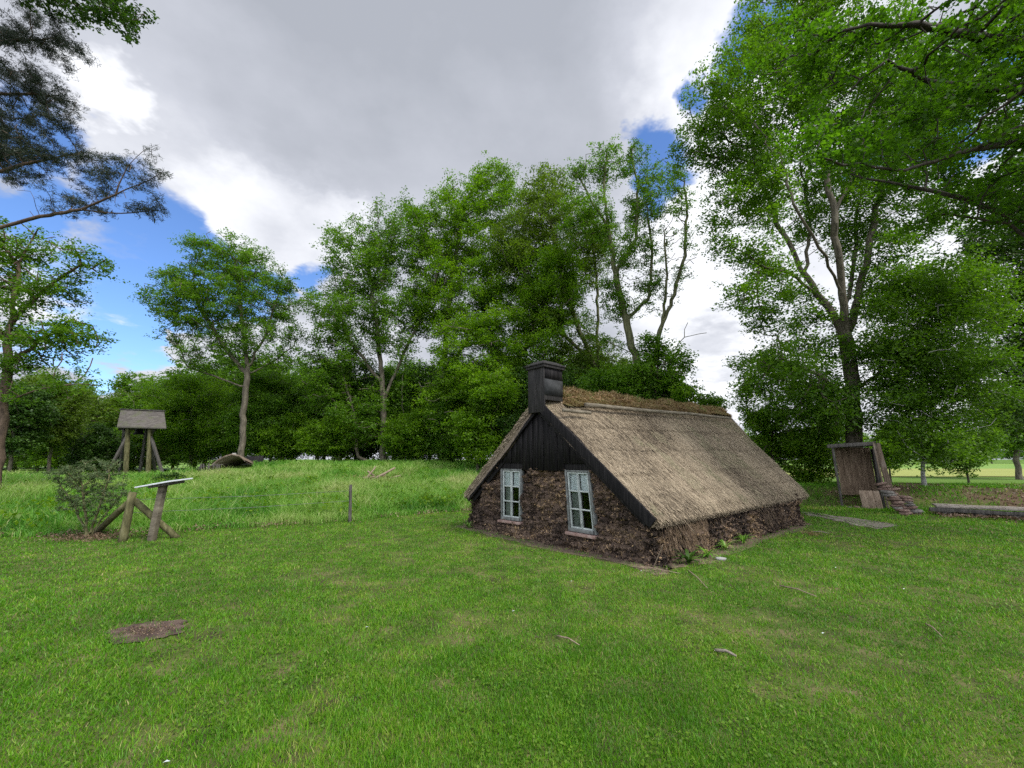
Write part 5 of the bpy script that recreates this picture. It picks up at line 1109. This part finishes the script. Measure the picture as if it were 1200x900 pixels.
n = 1400; P = b + np.column_stack([rng.standard_normal((n, 2)) * [.34, .18], .01 + .10 * rng.random(n) ** 2]); V, Fc = quads(P, .045, .014)
tag(mesh_np('shrub_litter', V, Fc, M['deadleaf'], attrs={'rnd': ('FACE', rng.random(n) * .5)}), 'rusty brown dead leaves heaped at the foot of the broom shrub', 'leaves', kind='stuff')
Y = 29.5; b = basept(118, Y)
make_tree('holly_tree', b, [[b] + pl(Y, (118, 540), (117, 500))], [ell(115, 522, 26, 22, Y), ell(120, 540, 26, 12, Y), ell(97, 540, 16, 12, Y)], 'dark holly between the broom shrub and the bell frame', 'shrub', natt=500, step=.3, rb=.07, leaves=26000, lsize=.12, leaf='leaf_dark', clump=.25)
b = surf(196, 572); Y = b[1]
make_tree('bramble_bush', b, [[b] + [b + [0, 0, .3]]], [ell(200, 564, 17, 7, Y)], 'low dark bramble in the meadow just behind the information board', 'shrub', natt=200, step=.12, rb=.02, leaves=4000, lsize=.07, leaf='leaf_dark', clump=.12)

# background wood: prototypes, then copies
def proto(h, w_, lab, leaf, nl, ls, name='wood_tree', bark='bark'):
    b = np.array([0, 400, 0.]); es = [(b + [0, 0, h * .68], np.array([w_ * .5, w_ * .5, h * .32])), (b + [w_ * .25, 0, h * .45], np.array([w_ * .35, w_ * .35, h * .25])), (b + [-w_ * .25, w_ * .1, h * .5], np.array([w_ * .35, w_ * .35, h * .25])), (b + [0, 0, h * .25], np.array([w_ * .4, w_ * .4, h * .18]))]
    r_ = make_tree(name, b, [[b, b + [.1, 0, h * .3], b + [-.1, .1, h * .6]]], es, lab, group='trees of the far wood', natt=420, step=h * .055, rb=h * .014, rt=.02, leaves=nl, lsize=ls, leaf=leaf, clump=w_ * .06, bark=bark, surf_bias=.6, gap=.6)
    for ch in r_.children:      # bring the mesh to the tree's own origin
        pass
    return r_
pr = [proto(9, 6.5, 'x', 'leaf_oak', 30000, .19), proto(10, 7, 'x', 'leaf_oak', 30000, .19), proto(8, 6, 'x', 'leaf_olive', 24000, .17, bark='bark_brown'), proto(6, 6, 'x', 'leaf_bright', 24000, .17)]
used = set()
def put(k, px, Y, h, lab, dx=0):
    src = pr[k]; H0 = [9, 10, 8, 6][k]
    if k not in used: used.add(k); r_ = src; kids = None
    else:
        r_ = src.copy(); C.objects.link(r_)
        for ch in src.children: c = ch.copy(); C.objects.link(c); c.parent = r_
    p = at(px, 540, Y); r_.location = (p[0], p[1], hz1(p[0], p[1]) - .1); s_ = h / H0; r_.scale = (s_ * (1 + .15 * rng.standard_normal()), s_, s_); r_.rotation_euler = (0, 0, rng.random() * 6.28); r_['label'] = lab
    return r_
for i, (px, Y, es, lab, lf) in enumerate([
    (1130, 24, [(1125, 535, 30, 16), (1145, 515, 24, 16)], 'low shrub beyond the bank to the right of the pale trunked tree', 'leaf_oak'),
    (1040, 25, [(1045, 530, 26, 18), (1060, 505, 24, 20)], 'shrub beyond the bank seen just right of the plank shelter', 'leaf_bright')]):
    b = basept(px, Y); make_tree('pasture_shrub', b, [[b] + pl(Y, (px, 535), (px, es[0][1]))], [ell(*e, Y) for e in es], lab, 'shrub', natt=260, step=.34, rb=.05, leaves=12000, lsize=.12, leaf=lf, clump=.26, surf_bias=.6, gap=.7)
lab_l = 'tree of the far wood behind the bell frame on the left'; lab_m = 'tree of the far wood seen between the trunks behind the thicket'; lab_r = 'tree of the distant hedge beyond the pasture on the right'
H_ = lambda Y, y: (538 - y) / 478 * Y + 1.6
for i, px in enumerate(range(-60, 240, 24)):
    Y = 40 + 7 * rng.random() + (6 if i % 2 else 0); y = [436, 458, 468, 446, 436, 460][i % 6] + 10 * rng.standard_normal(); put([0, 2, 0, 1, 2, 0, 1][i % 7], px, Y, H_(Y, y), lab_l)
for i, px in enumerate(range(240, 860, 44)):
    Y = 42 + 8 * rng.random(); y = 425 + 12 * rng.standard_normal() if px < 780 else 500; put([0, 1, 0, 0, 3][i % 5], px, Y, H_(Y, y), lab_m)
for i, px in enumerate(range(20, 190, 26)):
    Y = 34 + 2 * rng.random(); put([2, 0, 3][i % 3], px, Y, H_(Y, 500 + 8 * rng.standard_normal()), lab_l)
for i, px in enumerate(range(850, 1330, 26)):
    Y = 120 + 20 * rng.random(); put([1, 0, 3][i % 3], px, Y, H_(Y, 505 + 6 * rng.standard_normal()), lab_r)
for i, px in enumerate(range(-420, -60, 60)):
    put([0, 1][i % 2], px, 36 + 6 * rng.random(), 11, 'tree of the wood beyond the left edge of the view')
